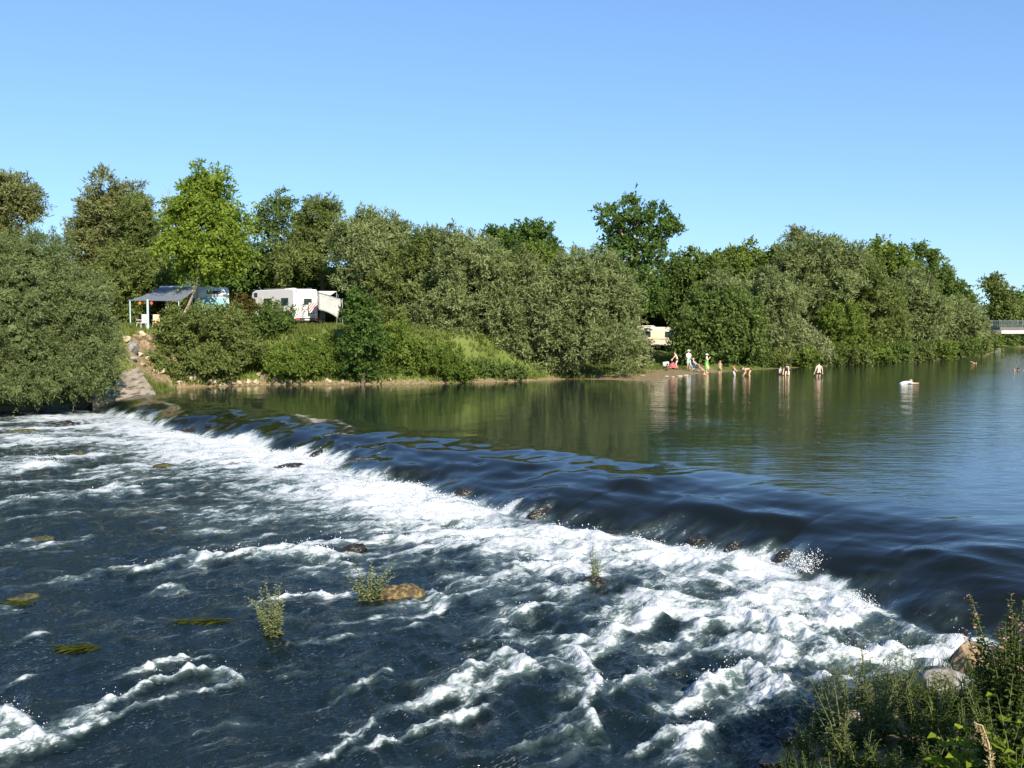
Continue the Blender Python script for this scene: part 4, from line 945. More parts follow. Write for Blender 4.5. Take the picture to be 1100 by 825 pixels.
# ------------------------------------------------------------------ herbs
def herb_mesh(n_st, h, leafL, leafW, spread, seed, per=22, droop=.2, top_bare=0.0, ang=1.0):
    q = np.random.default_rng(seed); T = Tubes(); V = []; rnd = []
    for s in range(n_st):
        a = q.uniform(0, 6.28); hh = h * q.uniform(.55, 1.1); out = spread * q.uniform(.1, 1)
        b = Vector((math.cos(a) * spread * .22 * q.random(), math.sin(a) * spread * .22 * q.random(), -.06))
        e = b + Vector((math.cos(a) * out, math.sin(a) * out, hh)); m_ = b.lerp(e, .5) + Vector((-math.cos(a) * out * .18, -math.sin(a) * out * .18, hh * .06))
        T.add([b, m_, e], [.006 + .003 * h, .005 + .002 * h, .002], 5)
        for k in range(per):
            f = .12 + .88 * (k + q.random()) / per
            p = (b * (1 - f) ** 2 + m_ * 2 * f * (1 - f) + e * f * f) if True else e
            th = k * 2.4 + q.normal(0, .3); up_ = q.uniform(.1, .9)
            ax = Vector((math.cos(th) * ang, math.sin(th) * ang, up_)).normalized(); sd = ax.cross(Vector((0, 0, 1))).normalized()
            nv = sd.cross(ax)
            L_ = leafL * (1.15 - .75 * f) * q.uniform(.7, 1.25); W_ = leafW * (1.1 - .6 * f) * q.uniform(.8, 1.2)
            tip = p + ax * L_ - Vector((0, 0, droop * L_))
            mid = p + ax * L_ * .5 + nv * L_ * .05
            for sg in (1, -1):
                V += [p, p + ax * L_ * .3 + sd * W_ * .42 * sg + nv * .02 * L_, mid + sd * W_ * .36 * sg + ax * L_ * .12, tip]
                rnd.append(np.clip(.5 + .35 * (f - .5) + q.normal(0, .18), 0, 1))
    return T, np.array([tuple(v) for v in V]), np.array(rnd)
def herb(name, label, cat, loc, args, leafcol, stem=STEM, group=None, rz=0.0, flower=None):
    T, V, rnd = herb_mesh(**args)
    root = thing(name, label, cat, loc, rz, group)
    T.build('stem', stem, root)
    mesh_np('foliage', V, np.arange(len(V)).reshape(-1, 4), LEAF[leafcol], root, rnd=rnd)
    if flower:
        q = np.random.default_rng(args['seed'] + 9); FV = []; fr = []
        n, zc, hz, rr = flower
        for _ in range(n):
            st_ = q.integers(0, args['n_st']); ring = [Vector(v) for v in T.V[st_ * 15 + 10: st_ * 15 + 15]]; low = [Vector(v) for v in T.V[st_ * 15 + 5: st_ * 15 + 10]]
            tip = sum(ring, Vector()) / 5; c = tip.lerp(sum(low, Vector()) / 5, abs(q.normal(0, .16))) + Vector(q.normal(0, .022, 3))
            a = Vector(unit(q.normal(size=3))); b = a.cross(Vector((0, 0, 1))).normalized(); s = q.uniform(.008, .02)
            FV += [c - a * s, c + b * s, c + a * s, c - b * s]; fr.append(q.random())
        mesh_np('blossom', np.array([tuple(v) for v in FV]), np.arange(len(FV)).reshape(-1, 4), LEAF['pink'], root, rnd=np.array(fr))
    return root
def at_rapids(px, py, z=-.85):
    p = at_level(px, py, z); p.z = water_z(p.x, p.y) - .03; return p
herb('leafy_plant', 'bushy grey-green plant growing out of the dark rapids left of the mossy rock', 'plant', at_rapids(294, 673), dict(n_st=20, h=.90, leafL=.14, leafW=.055, spread=.52, seed=1, per=34), 'pale')
herb('leafy_plant', 'two-armed leafy plant on the left end of the mossy yellow rock', 'plant', at_rapids(398, 636), dict(n_st=13, h=.84, leafL=.15, leafW=.065, spread=.7, seed=2, per=26), 'pale')
herb('leafy_plant', 'small thin plant standing in the middle of the white foam', 'plant', at_rapids(638, 625), dict(n_st=9, h=.92, leafL=.11, leafW=.04, spread=.22, seed=3, per=24), 'pale')
# near bank, bottom right
def bank_pt(px, Y):
    p = at_depth(px, 600, Y); return Vector((p.x, Y, tz(p.x, Y)))
stone('boulder', 'tan sunlit boulder at the water behind the tall pink-flowered plant', 'boulder', bank_pt(1046, 14.5) + Vector((0, 0, .12)), (.36, .32, .34), ROCK_TAN, 71, .4, sub=4)
stone('boulder', 'flat grey boulder left of the tan sunlit one on the near bank', 'boulder', bank_pt(1014, 12.9) + Vector((0, 0, .14)), (.40, .28, .2), ROCK_GREY, 72, .2, sub=4)
stone('boulder', 'small reddish stone behind the weeds on the near bank', 'boulder', bank_pt(982, 13.4) + Vector((0, 0, .08)), (.26, .18, .13), ROCK_TAN, 73, .8, sub=4)
stone('boulder', 'dark half-sunk stone at the water left of the weeds', 'boulder', bank_pt(855, 12.7) + Vector((0, 0, .06)), (.24, .22, .14), ROCK_WET, 74, .8, sub=4)
stone('boulder', 'pale stone half hidden in the middle of the weeds', 'boulder', bank_pt(925, 12.2) + Vector((0, 0, .12)), (.16, .14, .11), ROCK_PALE, 75, .8, sub=4)
for i, (px, Y, s) in enumerate([(1075, 14.6, .4), (1010, 14.6, .3), (960, 13.6, .25), (890, 12.9, .22), (830, 12.1, .2), (1090, 13.2, .3)]):
    stone('shore_stone', 'dark wet shore stone among the weeds of the near bank', 'stone', bank_pt(px, Y) + Vector((0, 0, .03)), (s, s * .8, s * .6), ROCK_WET, 170 + i, i * .7, 'dark wet stones on the near shore')
hb = []
for k in range(3):
    hb.append(herb('willowherb', 'slender grey-green weed in the sunlit clump on the near bank', 'weed', (0, 0, 0), dict(n_st=9 + k, h=.62 + .1 * k, leafL=.11, leafW=.022, spread=.30, seed=20 + k, per=24), 'herb', group='slender weeds on the near bank'))
spots = [(862, 12.3), (880, 12.4), (898, 12.2), (905, 12.7), (918, 12.3), (935, 12.5), (945, 12.0), (960, 12.4), (972, 12.1), (890, 11.6), (925, 11.5), (950, 11.4), (870, 11.8), (980, 11.6), (910, 11.2)]
for i, (px, Y) in enumerate(spots):
    sc_ = (.8 + .45 * ((i * 37) % 10) / 10) * (1.12 if 890 < px < 960 else .85)
    if i < 3: o = hb[i]; o.location = bank_pt(px, Y); o.scale = (sc_,) * 3
    else: dup(hb[i % 3], bank_pt(px, Y), i * 1.3, sc_)
dk = [herb('weed', 'dark leafy weed low in the shade of the near bank', 'weed', (0, 0, 0), dict(n_st=10, h=.5, leafL=.10, leafW=.04, spread=.36, seed=30 + k, per=20), 'herbdk', group='dark leafy weeds on the near bank') for k in range(3)]
spots2 = [(850, 11.2), (880, 10.8), (905, 10.6), (930, 10.7), (955, 10.6), (985, 10.8), (1010, 10.6), (1040, 10.8), (1065, 10.9), (1090, 10.7), (1075, 11.6), (1095, 12.2), (870, 10.3), (900, 10.0), (940, 10.0), (975, 10.0), (1010, 10.0), (1040, 9.9), (1075, 10.0), (1105, 11.0), (965, 12.9), (1085, 13.2), (990, 11.3), (1015, 11.2), (1035, 11.5), (1000, 11.9), (1050, 11.3), (1020, 10.3)]
for i, (px, Y) in enumerate(spots2):
    sc_ = .75 + .5 * ((i * 53) % 10) / 10
    if i < 3: o = dk[i]; o.location = bank_pt(px, Y); o.scale = (sc_,) * 3
    else: dup(dk[i % 3], bank_pt(px, Y), i * 1.7, sc_)
herb('flowering_plant', 'tall bushy plant with faded pink flower heads at the right edge of the near bank', 'plant', bank_pt(1092, 9.6), dict(n_st=50, h=1.62, leafL=.13, leafW=.06, spread=.46, seed=40, per=60), 'herbdk', flower=(500, 1.36, .30, .20))
herb('leafy_plant', 'dark bushy plant filling the corner under the pink-flowered plant', 'plant', bank_pt(1085, 8.7), dict(n_st=26, h=1.0, leafL=.15, leafW=.075, spread=.45, seed=41, per=30), 'herbdk')
herb('broadleaf_plant', 'lime-green plant with big broad leaves below the grey boulder', 'plant', bank_pt(1040, 8.9), dict(n_st=6, h=.72, leafL=.32, leafW=.26, spread=.26, seed=42, per=5, droop=.35), 'lime')
herb('broadleaf_plant', 'second lime-green broad-leaved plant at the very right edge', 'plant', bank_pt(1100, 8.4), dict(n_st=5, h=.95, leafL=.24, leafW=.18, spread=.22, seed=43, per=5, droop=.35), 'lime')
herb('broadleaf_plant', 'low lime-green plant at the bottom edge left of the dry stalk', 'plant', bank_pt(1030, 8.0), dict(n_st=5, h=.5, leafL=.24, leafW=.17, spread=.26, seed=44, per=5, droop=.35), 'lime')
def dry_stalk():
    b = bank_pt(1068, 8.3); root = thing('dry_stalk', 'bent straw-coloured dry seed stalk in front of the dark weeds', 'plant', b)
    T = Tubes(); T.add([(0.02, 0, -.05), (0.03, 0, .35), (0, 0, .62), (-.06, 0, .78), (-.12, 0, .80)], [.010, .009, .008, .006, .004], 6); T.build('stem', simple('dry_straw', (.42, .33, .19), .8), root)
    q = np.random.default_rng(3); V = []; 
    for k in range(150):
        f = q.random(); p = Vector((.02 - .14 * max(0, f - .5) * 2, 0, .22 + .6 * f - .12 * max(0, f - .7))) + Vector((q.normal(0, .012), q.normal(0, .012), 0))
        a = Vector(unit(q.normal(size=3) + np.array([0, 0, 1]))); s = a.cross(Vector((0, 1, 0))).normalized() * .007
        V += [p, p + a * .018 + s, p + a * .045, p + a * .018 - s]
    mesh_np('seed_head', np.array([tuple(v) for v in V]), np.arange(len(V)).reshape(-1, 4), LEAF['dry'], root, rnd=q.random(150))
dry_stalk()
#PART3
# ------------------------------------------------------------------ concrete ramp
def ramp():
    # a sloping slab beside the weir's far end, its foot in the water
    B = at_level(169, 423.5, .02); top = at_depth(137, 384, 70.6)
    top_r = Vector((top.x + .25, 70.6, top.z)); top_l = Vector((top.x - 2.0, 70.4, top.z + .1))
    foot_r = Vector((B.x, B.y, -.08)); foot_l = Vector((B.x - 3.9, B.y - .6, -.3))
    bm = bmesh.new(); N_ = 10
    def q(u, v): return foot_l.lerp(foot_r, u).lerp(top_l.lerp(top_r, u), v)
    grid = [[bm.verts.new(q(i / N_, j / N_) + Vector((0, 0, .02 * math.sin(i * 2.3 + j * 1.7)))) for i in range(N_ + 1)] for j in range(N_ + 1)]
    low = [[bm.verts.new(q(i / N_, j / N_) - Vector((0, 0, .9))) for i in range(N_ + 1)] for j in range(N_ + 1)]
    for j in range(N_):
        for i in range(N_):
            bm.faces.new((grid[j][i], grid[j][i + 1], grid[j + 1][i + 1], grid[j + 1][i]))
    for i in range(N_):
        bm.faces.new((low[0][i], low[0][i + 1], grid[0][i + 1], grid[0][i])); bm.faces.new((grid[N_][i], grid[N_][i + 1], low[N_][i + 1], low[N_][i]))
        bm.faces.new((grid[i][0], grid[i + 1][0], low[i + 1][0], low[i][0])); bm.faces.new((low[i][N_], low[i + 1][N_], grid[i + 1][N_], grid[i][N_]))
    o = obj_bm('concrete_ramp', bm, M_CONC); tag(o, 'weathered sloping concrete ramp in the far bank next to the huge willow bush', 'ramp')
ramp()

# ------------------------------------------------------------------ motorhomes
def wheel(parent, x, y, r=.34, w=.22):
    bm = bmesh.new(); lathe(bm, [(r * .62, -w / 2), (r * .95, -w / 2), (r, -w / 3), (r, w / 3), (r * .95, w / 2), (r * .62, w / 2)], 24, axis='X')
    t = obj_bm('wheel', bm, M_RUBBER, parent, True); t.location = (x, y, r)
    bm = bmesh.new(); lathe(bm, [(.02, -w * .48), (r * .3, -w * .5), (r * .6, -w * .4), (r * .62, 0), (r * .6, w * .4), (r * .3, w * .5), (.02, w * .48)], 20, axis='X')
    obj_bm('rim', bm, M_STEEL, t, True)
def profile_body(prof, width, bev=.05):
    """prof: (y, z) outline seen from the side, extruded across x"""
    bm = bmesh.new()
    a = [bm.verts.new((-width / 2, y, z)) for y, z in prof]; b = [bm.verts.new((width / 2, y, z)) for y, z in prof]
    bm.faces.new(a[::-1]); bm.faces.new(b)
    for i in range(len(prof)):
        j = (i + 1) % len(prof); bm.faces.new((a[i], a[j], b[j], b[i]))
    bmesh.ops.recalc_face_normals(bm, faces=bm.faces[:])
    bmesh.ops.bevel(bm, geom=bm.edges[:], offset=bev, segments=3, affect='EDGES', profile=.6)
    return bm
def panel(name, pts, mat, parent, th=.03):
    """flat quad panel with thickness, pts counter-clockwise seen from outside"""
    p = [Vector(q) for q in pts]; n = (p[1] - p[0]).cross(p[3] - p[0]).normalized()
    bm = bmesh.new(); a = [bm.verts.new(v + n * th) for v in p]; b = [bm.verts.new(v - n * .01) for v in p]
    bm.faces.new(a); bm.faces.new(b[::-1])
    for i in range(4): bm.faces.new((b[i], b[(i + 1) % 4], a[(i + 1) % 4], a[i]))
    return obj_bm(name, bm, mat, parent)
# local frame: +y is the front of the vehicle, x across, z up
def motorhome_front(loc, rz):
    R = thing('motorhome', 'silver-white motorhome facing the river with a covered windscreen beside the grey awning', 'motorhome', loc, rz)
    W = 2.35
    prof = [(-3.3, .45), (2.7, .45), (3.25, .62), (3.35, 1.15), (3.1, 1.42), (2.55, 2.35), (2.75, 2.55), (2.65, 2.95), (2.2, 3.15), (-3.2, 3.12), (-3.35, 2.9), (-3.35, .7)]
    obj_bm('body', profile_body(prof, W, .06), M_WHITE, R)
    ws = [(W / 2 - .16, 3.10, 1.50), (-W / 2 + .16, 3.10, 1.50), (-W / 2 + .2, 2.62, 2.30), (W / 2 - .2, 2.62, 2.30)]
    panel('windscreen', ws, M_BLUEGLASS, R, .03)
    panel('luton_window', [(.5, 2.77, 2.62), (-.5, 2.77, 2.62), (-.5, 2.70, 2.88), (.5, 2.70, 2.88)], M_GLASS, R, .02)
    boxed('grille', (0, 3.37, .95), (1.0, .05, .28), M_BLACK, R, .01); boxed('bumper', (0, 3.32, .55), (2.25, .22, .25), simple('grey_bumper', (.3, .3, .31), .5), R, .05)
    for s in (-1, 1):
        boxed('headlight', (s * .85, 3.36, 1.0), (.36, .06, .22), simple('lamp_glass', (.75, .77, .8), .1), R, .03)
        m = boxed('wing_mirror', (s * (W / 2 + .16), 2.85, 1.75), (.16, .12, .38), M_BLACK, R, .03)
        boxed('mirror_arm', (s * (W / 2 + .04), 2.85, 1.7), (.12, .04, .04), M_BLACK, m)
        for y in (2.2, -1.9): wheel(R, s * (W / 2 - .12), y)
    for s, nm in ((-1, 'side_window'), (1, 'side_window')):
        for y0 in (-2.4, -.6): 
            x = s * (W / 2 + .005)
            pts = [(x, y0, 1.75), (x, y0 + 1.1, 1.75), (x, y0 + 1.1, 2.35), (x, y0, 2.35)]
            panel(nm, pts if s > 0 else pts[::-1], M_GLASS, R, .02)
        x = s * (W / 2 + .005); pts = [(x, 1.9, 1.5), (x, 2.75, 1.5), (x, 2.5, 2.2), (x, 1.9, 2.2)]
        panel('cab_window', pts if s > 0 else pts[::-1], M_GLASS, R, .02)
    for y in (-2.2, .2): boxed('roof_vent', (0, y, 3.19), (.6, .6, .12), M_WHITE, R, .03)
    return R
M_GREYST = simple('grey_trim_stripe', (.28, .29, .31), .4); M_BLUEST = simple('blue_trim_stripe', (.10, .16, .30), .4)
def motorhome_rear(loc, rz):
    R = thing('motorhome', 'white motorhome parked with its tail to the river, carrying a bicycle and a red-striped board', 'motorhome', loc, rz)
    W = 2.3
    prof = [(-3.4, .55), (3.0, .5), (3.3, .8), (3.25, 1.3), (2.6, 1.55), (2.3, 2.3), (2.9, 2.5), (2.8, 2.95), (2.3, 3.12), (-3.2, 3.12), (-3.4, 2.95)]
    obj_bm('body', profile_body(prof, W, .06), M_WHITE, R)
    yb = -3.405
    panel('rear_window', [(-.2, yb, 1.85), (.55, yb, 1.85), (.55, yb, 2.35), (-.2, yb, 2.35)], M_GLASS, R, .02)
    boxed('rear_bumper', (0, -3.45, .62), (2.2, .2, .26), simple('dark_bumper', (.06, .06, .065), .5), R, .04)
    for s in (-1, 1):
        boxed('tail_light', (s * .92, -3.57, .68), (.34, .05, .14), M_RED, R, .015); boxed('marker_light', (s * .95, -3.42, 2.92), (.14, .05, .06), M_RED, R, .01)
        for y in (2.0, -1.7): wheel(R, s * (W / 2 - .12), y)
    boxed('number_plate', (0, -3.57, .64), (.5, .03, .11), M_WHITE, R, .004)
    for s in (-1, 1):
        for y0, a in ((-2.6, 1.0), (-.2, 1.2)):
            x = s * (W / 2 + .005); pts = [(x, y0, 1.8), (x, y0 + a, 1.8), (x, y0 + a, 2.4), (x, y0, 2.4)]
            panel('side_window', pts if s > 0 else pts[::-1], M_GLASS, R, .02)
    boxed('roof_vent', (0, -1.2, 3.19), (.7, .7, .12), M_WHITE, R, .03); boxed('roof_rail', (.9, -.8, 3.2), (.05, 4.2, .05), M_STEEL, R); boxed('roof_rail', (-.9, -.8, 3.2), (.05, 4.2, .05), M_STEEL, R)
    for s in (-1, 1):
        x = s * (W / 2 + .003)
        for (a, b, z0, z1, mt) in ((-3.2, 2.2, .62, .86, M_GREYST), (-3.0, .8, 1.18, 1.30, M_GREYST), (-3.0, 1.6, 1.05, 1.12, M_BLUEST)):
            pts = [(x, a, z0), (x, b, z0), (x, b, z1), (x, a, z1)]; panel('stripe', pts if s > 0 else pts[::-1], mt, R, .008)
        pts = [(x, 1.15, .75), (x, 1.75, .75), (x, 1.75, 2.55), (x, 1.15, 2.55)]; panel('entry_door', pts if s > 0 else pts[::-1], M_CREAM, R, .012)
        pts = [(x, 2.0, 2.55), (x, 2.5, 2.55), (x, 2.5, 2.9), (x, 2.0, 2.9)]; panel('overcab_window', pts if s > 0 else pts[::-1], M_GLASS, R, .02)
    # carrier rack
    T = Tubes()
    for s in (-1, 1):
        T.add([(s * .45, -3.42, 1.75), (s * .45, -3.75, 1.65), (s * .45, -3.75, .85), (s * .45, -3.42, .8)], .018, 6)
    T.add([(-.85, -3.75, .9), (.85, -3.75, .9)], .022, 6); T.add([(-.85, -3.6, .9), (.85, -3.6, .9)], .022, 6)
    T.build('bicycle_rack', M_STEEL, R)
    return R
def bicycle(loc, rz):
    R = thing('bicycle', 'dark bicycle strapped across the tail of the white motorhome', 'bicycle', loc, rz)
    for x in (-.52, .52):
        bm = bmesh.new(); n = 28; k = 6; r = .33; rr = .022
        vs = [[bm.verts.new((x + (r + rr * math.cos(b)) * math.cos(a), rr * math.sin(b), .35 + (r + rr * math.cos(b)) * math.sin(a))) for b in [6.2832 * j / k for j in range(k)]] for a in [6.2832 * i / n for i in range(n)]]
        for i in range(n):
            for j in range(k): bm.faces.new((vs[i][j], vs[(i + 1) % n][j], vs[(i + 1) % n][(j + 1) % k], vs[i][(j + 1) % k]))
        w = obj_bm('wheel', bm, M_RUBBER, R, True)
        T = Tubes()
        for i in range(10):
            a = i * .628; T.add([(x, 0, .35), (x + .32 * math.cos(a), 0, .35 + .32 * math.sin(a))], .004, 4)
        T.build('spokes', M_STEEL, w)
    T = Tubes(); a, b, c, d, e = (-.52, 0, .35), (-.05, 0, .33), (-.2, 0, .85), (.4, 0, .82), (.52, 0, .35)
    for s, t in ((a, b), (a, c), (b, c), (c, d), (b, d), (d, e), (c, (-.23, 0, .95)), (d, (.36, 0, 1.0))): T.add([s, t], .017, 6)
    T.build('frame', M_BLACK, R)
    boxed('saddle', (-.24, 0, .97), (.26, .13, .06), M_BLACK, R, .02)
    T = Tubes(); T.add([(.34, -.27, 1.02), (.36, 0, 1.02), (.34, .27, 1.02)], .014, 6); T.build('handlebar', M_BLACK, R)
    return R
RZ1 = math.radians(180 + 24)      # front turned to the camera and a little to the right
c1 = at_depth(231, 352, 78.2); 
h1 = Vector((-math.sin(RZ1), math.cos(RZ1), 0))
front1 = Vector((c1.x, 78.2, 0)); pos1 = front1 - h1 * 3.2
gz1 = tz(front1.x, front1.y)
motorhome_front((pos1.x, pos1.y, gz1), RZ1)
def local(pos, rz, z0, p):
    v = Matrix.Rotation(rz, 3, 'Z') @ Vector(p); return Vector((pos.x + v.x, pos.y + v.y, z0 + v.z))
# awning: stands on its own three poles beside the motorhome, sloping away from the roof
def awning():
    inn0 = at_depth(172, 308.5, 80.0); inn1 = at_depth(213, 308.0, 77.6)
    out0 = at_depth(138.5, 322.5, 76.5); out1 = at_depth(193, 322.8, 73.8)
    R = thing('awning', 'sloping grey awning on three pale blue poles beside the first motorhome', 'awning', (out0.x, out0.y, tz(out0.x, out0.y)))
    o = Vector(R.location)
    bm = bmesh.new(); n = 12; g = []
    for j in range(n + 1):
        row = []
        for i in range(n + 1):
            u, v = i / n, j / n
            p = out0.lerp(out1, u).lerp(inn0.lerp(inn1, u), v) - o; p.z -= .10 * math.sin(math.pi * v) + .02 * math.sin(v * 20)
            row.append(bm.verts.new(p))
        g.append(row)
    for j in range(n):
        for i in range(n): bm.faces.new((g[j][i], g[j][i + 1], g[j + 1][i + 1], g[j + 1][i]))
    bmesh.ops.solidify(bm, geom=bm.faces[:], thickness=.012)
    obj_bm('canopy', bm, M_GREYCLOTH, R, True)
    d = (out1 - out0); 
    T = Tubes(); T.add([out0 - o, out1 - o], .05, 8); T.build('front_rail', M_STEEL, R)
    T = Tubes(); T.add([inn0 - o + Vector((0, 0, .02)), inn1 - o + Vector((0, 0, .02))], .07, 8); T.build('roller_case', M_WHITE, R)
    for f, r in ((.02, .05), (.98, .04)):
        p = out0.lerp(out1, f); T = Tubes(); T.add([p - o, Vector((p.x, p.y, tz(p.x, p.y) - .05)) - o], r, 8); T.build('pole', M_PALEBLUE, R)
    p = at_depth(158.5, 326, 74.3); T = Tubes(); T.add([p - o + Vector((0, 0, .3)), Vector((p.x, p.y, tz(p.x, p.y) - .05)) - o], .085, 8); T.build('pole', M_PALEBLUE, R)
    for px, f in ((151, .22), (163.5, .45)):
        p = out0.lerp(out1, f) - Vector((0, 0, .09))
        L_ = thing('paper_lantern', 'left orange paper lantern hanging from the grey awning' if f < .3 else 'right red-orange paper lantern hanging from the grey awning', 'lantern', p)
        bm = bmesh.new(); lathe(bm, [(.02, 0), (.04, -.02), (.09, -.07), (.115, -.14), (.09, -.21), (.04, -.27), (.02, -.28)], 12); obj_bm('shade', bm, M_ORANGE if f < .3 else simple('red_paper', (.70, .10, .06), .8), L_, True)
        T = Tubes(); T.add([(0, 0, .05), (0, 0, -.02)], .008, 5); T.build('hook', M_BLACK, L_)
awning()
# side curtain of the awning, hanging in shade
def chair(name, label, px, py, mat, rz):
    g = on_ground(px, py); R = thing(name, label, 'chair', g, rz)
    boxed('seat', (0, 0, .42), (.5, .48, .05), mat, R, .015); b = boxed('backrest', (0, -.25, .75), (.5, .05, .62), mat, R, .015)
    for sx in (-1, 1):
        boxed('armrest', (sx * .27, -.02, .64), (.05, .5, .03), mat, R, .008)
        for sy in (-1, 1):
            T = Tubes(); T.add([(sx * .22, sy * .2, .42), (sx * .27, sy * .26, 0)], .018, 6); T.build('leg', mat, R)
    return R
chair('garden_chair', 'white garden chair under the grey awning by the middle pole', 152, 353.5, M_WHITE, 2.6)
chair('garden_chair', 'peach-coloured garden chair under the right end of the grey awning', 168, 353.5, simple('peach_plastic', (.75, .48, .32), .5), 3.4)
RZ2 = math.radians(46)
c2 = at_depth(329, 352, 82); pos2 = Vector((c2.x, 82, 0)) + Vector((-math.sin(RZ2), math.cos(RZ2), 0)) * 3.4
gz2 = tz(c2.x, c2.y)
motorhome_rear((pos2.x, pos2.y, gz2), RZ2)
bicycle(local(pos2, RZ2, gz2, (-.1, -3.68, 1.10)), RZ2)
def warning_board():
    p = local(pos2, RZ2, gz2, (.42, -3.80, 1.6)); R = thing('warning_board', 'square red and white diagonally striped board behind the bicycle on the motorhome', 'sign', p, RZ2)
    m, nt, pr, out = new_mat('red_white_stripes'); tc = nt.nodes.new('ShaderNodeTexCoord'); sp = nt.nodes.new('ShaderNodeSeparateXYZ'); nt.links.new(tc.outputs['Object'], sp.inputs[0])
    ad = nt.nodes.new('ShaderNodeMath'); nt.links.new(sp.outputs[0], ad.inputs[0]); sb = nt.nodes.new('ShaderNodeMath'); sb.operation = 'MULTIPLY'; sb.inputs[1].default_value = -1; nt.links.new(sp.outputs[2], sb.inputs[0]); nt.links.new(sb.outputs[0], ad.inputs[1])
    mu = nt.nodes.new('ShaderNodeMath'); mu.operation = 'MULTIPLY'; mu.inputs[1].default_value = 4.0; nt.links.new(ad.outputs[0], mu.inputs[0])
    fr = nt.nodes.new('ShaderNodeMath'); fr.operation = 'FRACT'; nt.links.new(mu.outputs[0], fr.inputs[0])
    gt = nt.nodes.new('ShaderNodeMath'); gt.operation = 'GREATER_THAN'; gt.inputs[1].default_value = .5; nt.links.new(fr.outputs[0], gt.inputs[0])
    mx = nt.nodes.new('ShaderNodeMix'); mx.data_type = 'RGBA'; nt.links.new(gt.outputs[0], mx.inputs['Factor']); mx.inputs['A'].default_value = lin(.8, .8, .78); mx.inputs['B'].default_value = lin(.6, .04, .05); nt.links.new(mx.outputs['Result'], pr.inputs['Base Color'])
    boxed('board', (0, 0, 0), (.8, .03, .8), m, R, .008); boxed('frame', (0, .025, 0), (.85, .02, .85), M_STEEL, R, .008)
warning_board()
g = local(pos2, RZ2, gz2, (.6, -4.0, 0)); g.z = tz(g.x, g.y)
def blue_tub():
    R = thing('plastic_tub', 'blue plastic tub on the grass under the tail of the white motorhome', 'tub', g)
    bm = bmesh.new(); lathe(bm, [(.2, 0), (.28, .02), (.34, .26), (.31, .26), (.25, .05), (.02, .05)], 16); obj_bm('bowl', bm, M_BLUE, R, True)
    T = Tubes(); T.add([(.335 * math.cos(a), .335 * math.sin(a), .265) for a in [i * .3927 for i in range(17)]], .018, 6); T.build('rim', M_BLUE, R)
blue_tub()
def tarp():
    pts_px = [(341.5, 313, 79.8), (361.5, 313.3, 82), (367.5, 321, 79.0), (362.5, 341.5, 78.6), (350, 336, 78.9), (342, 333, 79.5)]
    P = [at_depth(*q) for q in pts_px]
    base = at_depth(367, 350, 79); b = Vector((base.x, base.y, tz(base.x, base.y)))
    R = thing('tarp_shelter', 'white tarp stretched from the motorhome to a pole beside the ivy-dark shrub', 'tarp', b)
    bm = bmesh.new()
    # upright side sheet, sagging at its lower edge, and a sloping roof flap
    tl, tr, br, bl = at_depth(341.5, 314, 79.0), at_depth(367.8, 321.5, 80.8), at_depth(363, 342, 80.6), at_depth(342, 333, 78.9)
    n = 10; g_ = []
    for j in range(n + 1):
        row = []
        for i in range(n + 1):
            u, v = i / n, j / n; p = tl.lerp(tr, u).lerp(bl.lerp(br, u), v) - b
            p.z += .22 * v * math.sin(math.pi * u) * .6; p.y += .10 * math.sin(math.pi * u) * math.sin(math.pi * v) + .02 * math.sin(9 * u + 4 * v)
            row.append(bm.verts.new(p))
        g_.append(row)
    for j in range(n):
        for i in range(n): bm.faces.new((g_[j][i], g_[j + 1][i], g_[j + 1][i + 1], g_[j][i + 1]))
    bmesh.ops.solidify(bm, geom=bm.faces[:], thickness=.01)
    obj_bm('side_sheet', bm, M_WHITECLOTH, R, True)
    rl, rr_ = at_depth(341.5, 313.2, 79.6), at_depth(361.5, 313.0, 84.2)
    panel('roof_flap', [tl - b + Vector((0, 0, .03)), at_depth(355, 317.6, 79.9) - b + Vector((0, 0, .03)), rr_ - b, rl - b + Vector((0, .6, .05))], M_WHITECLOTH, R, .012)
    for q in ((367.8, 321.5, 80.8), (361.5, 313.2, 84.2)):
        p = at_depth(*q); T = Tubes(); T.add([p - b + Vector((0, 0, .05)), Vector((p.x, p.y, tz(p.x, p.y) - .05)) - b], .035, 6); T.build('pole', M_STEEL, R)
tarp()
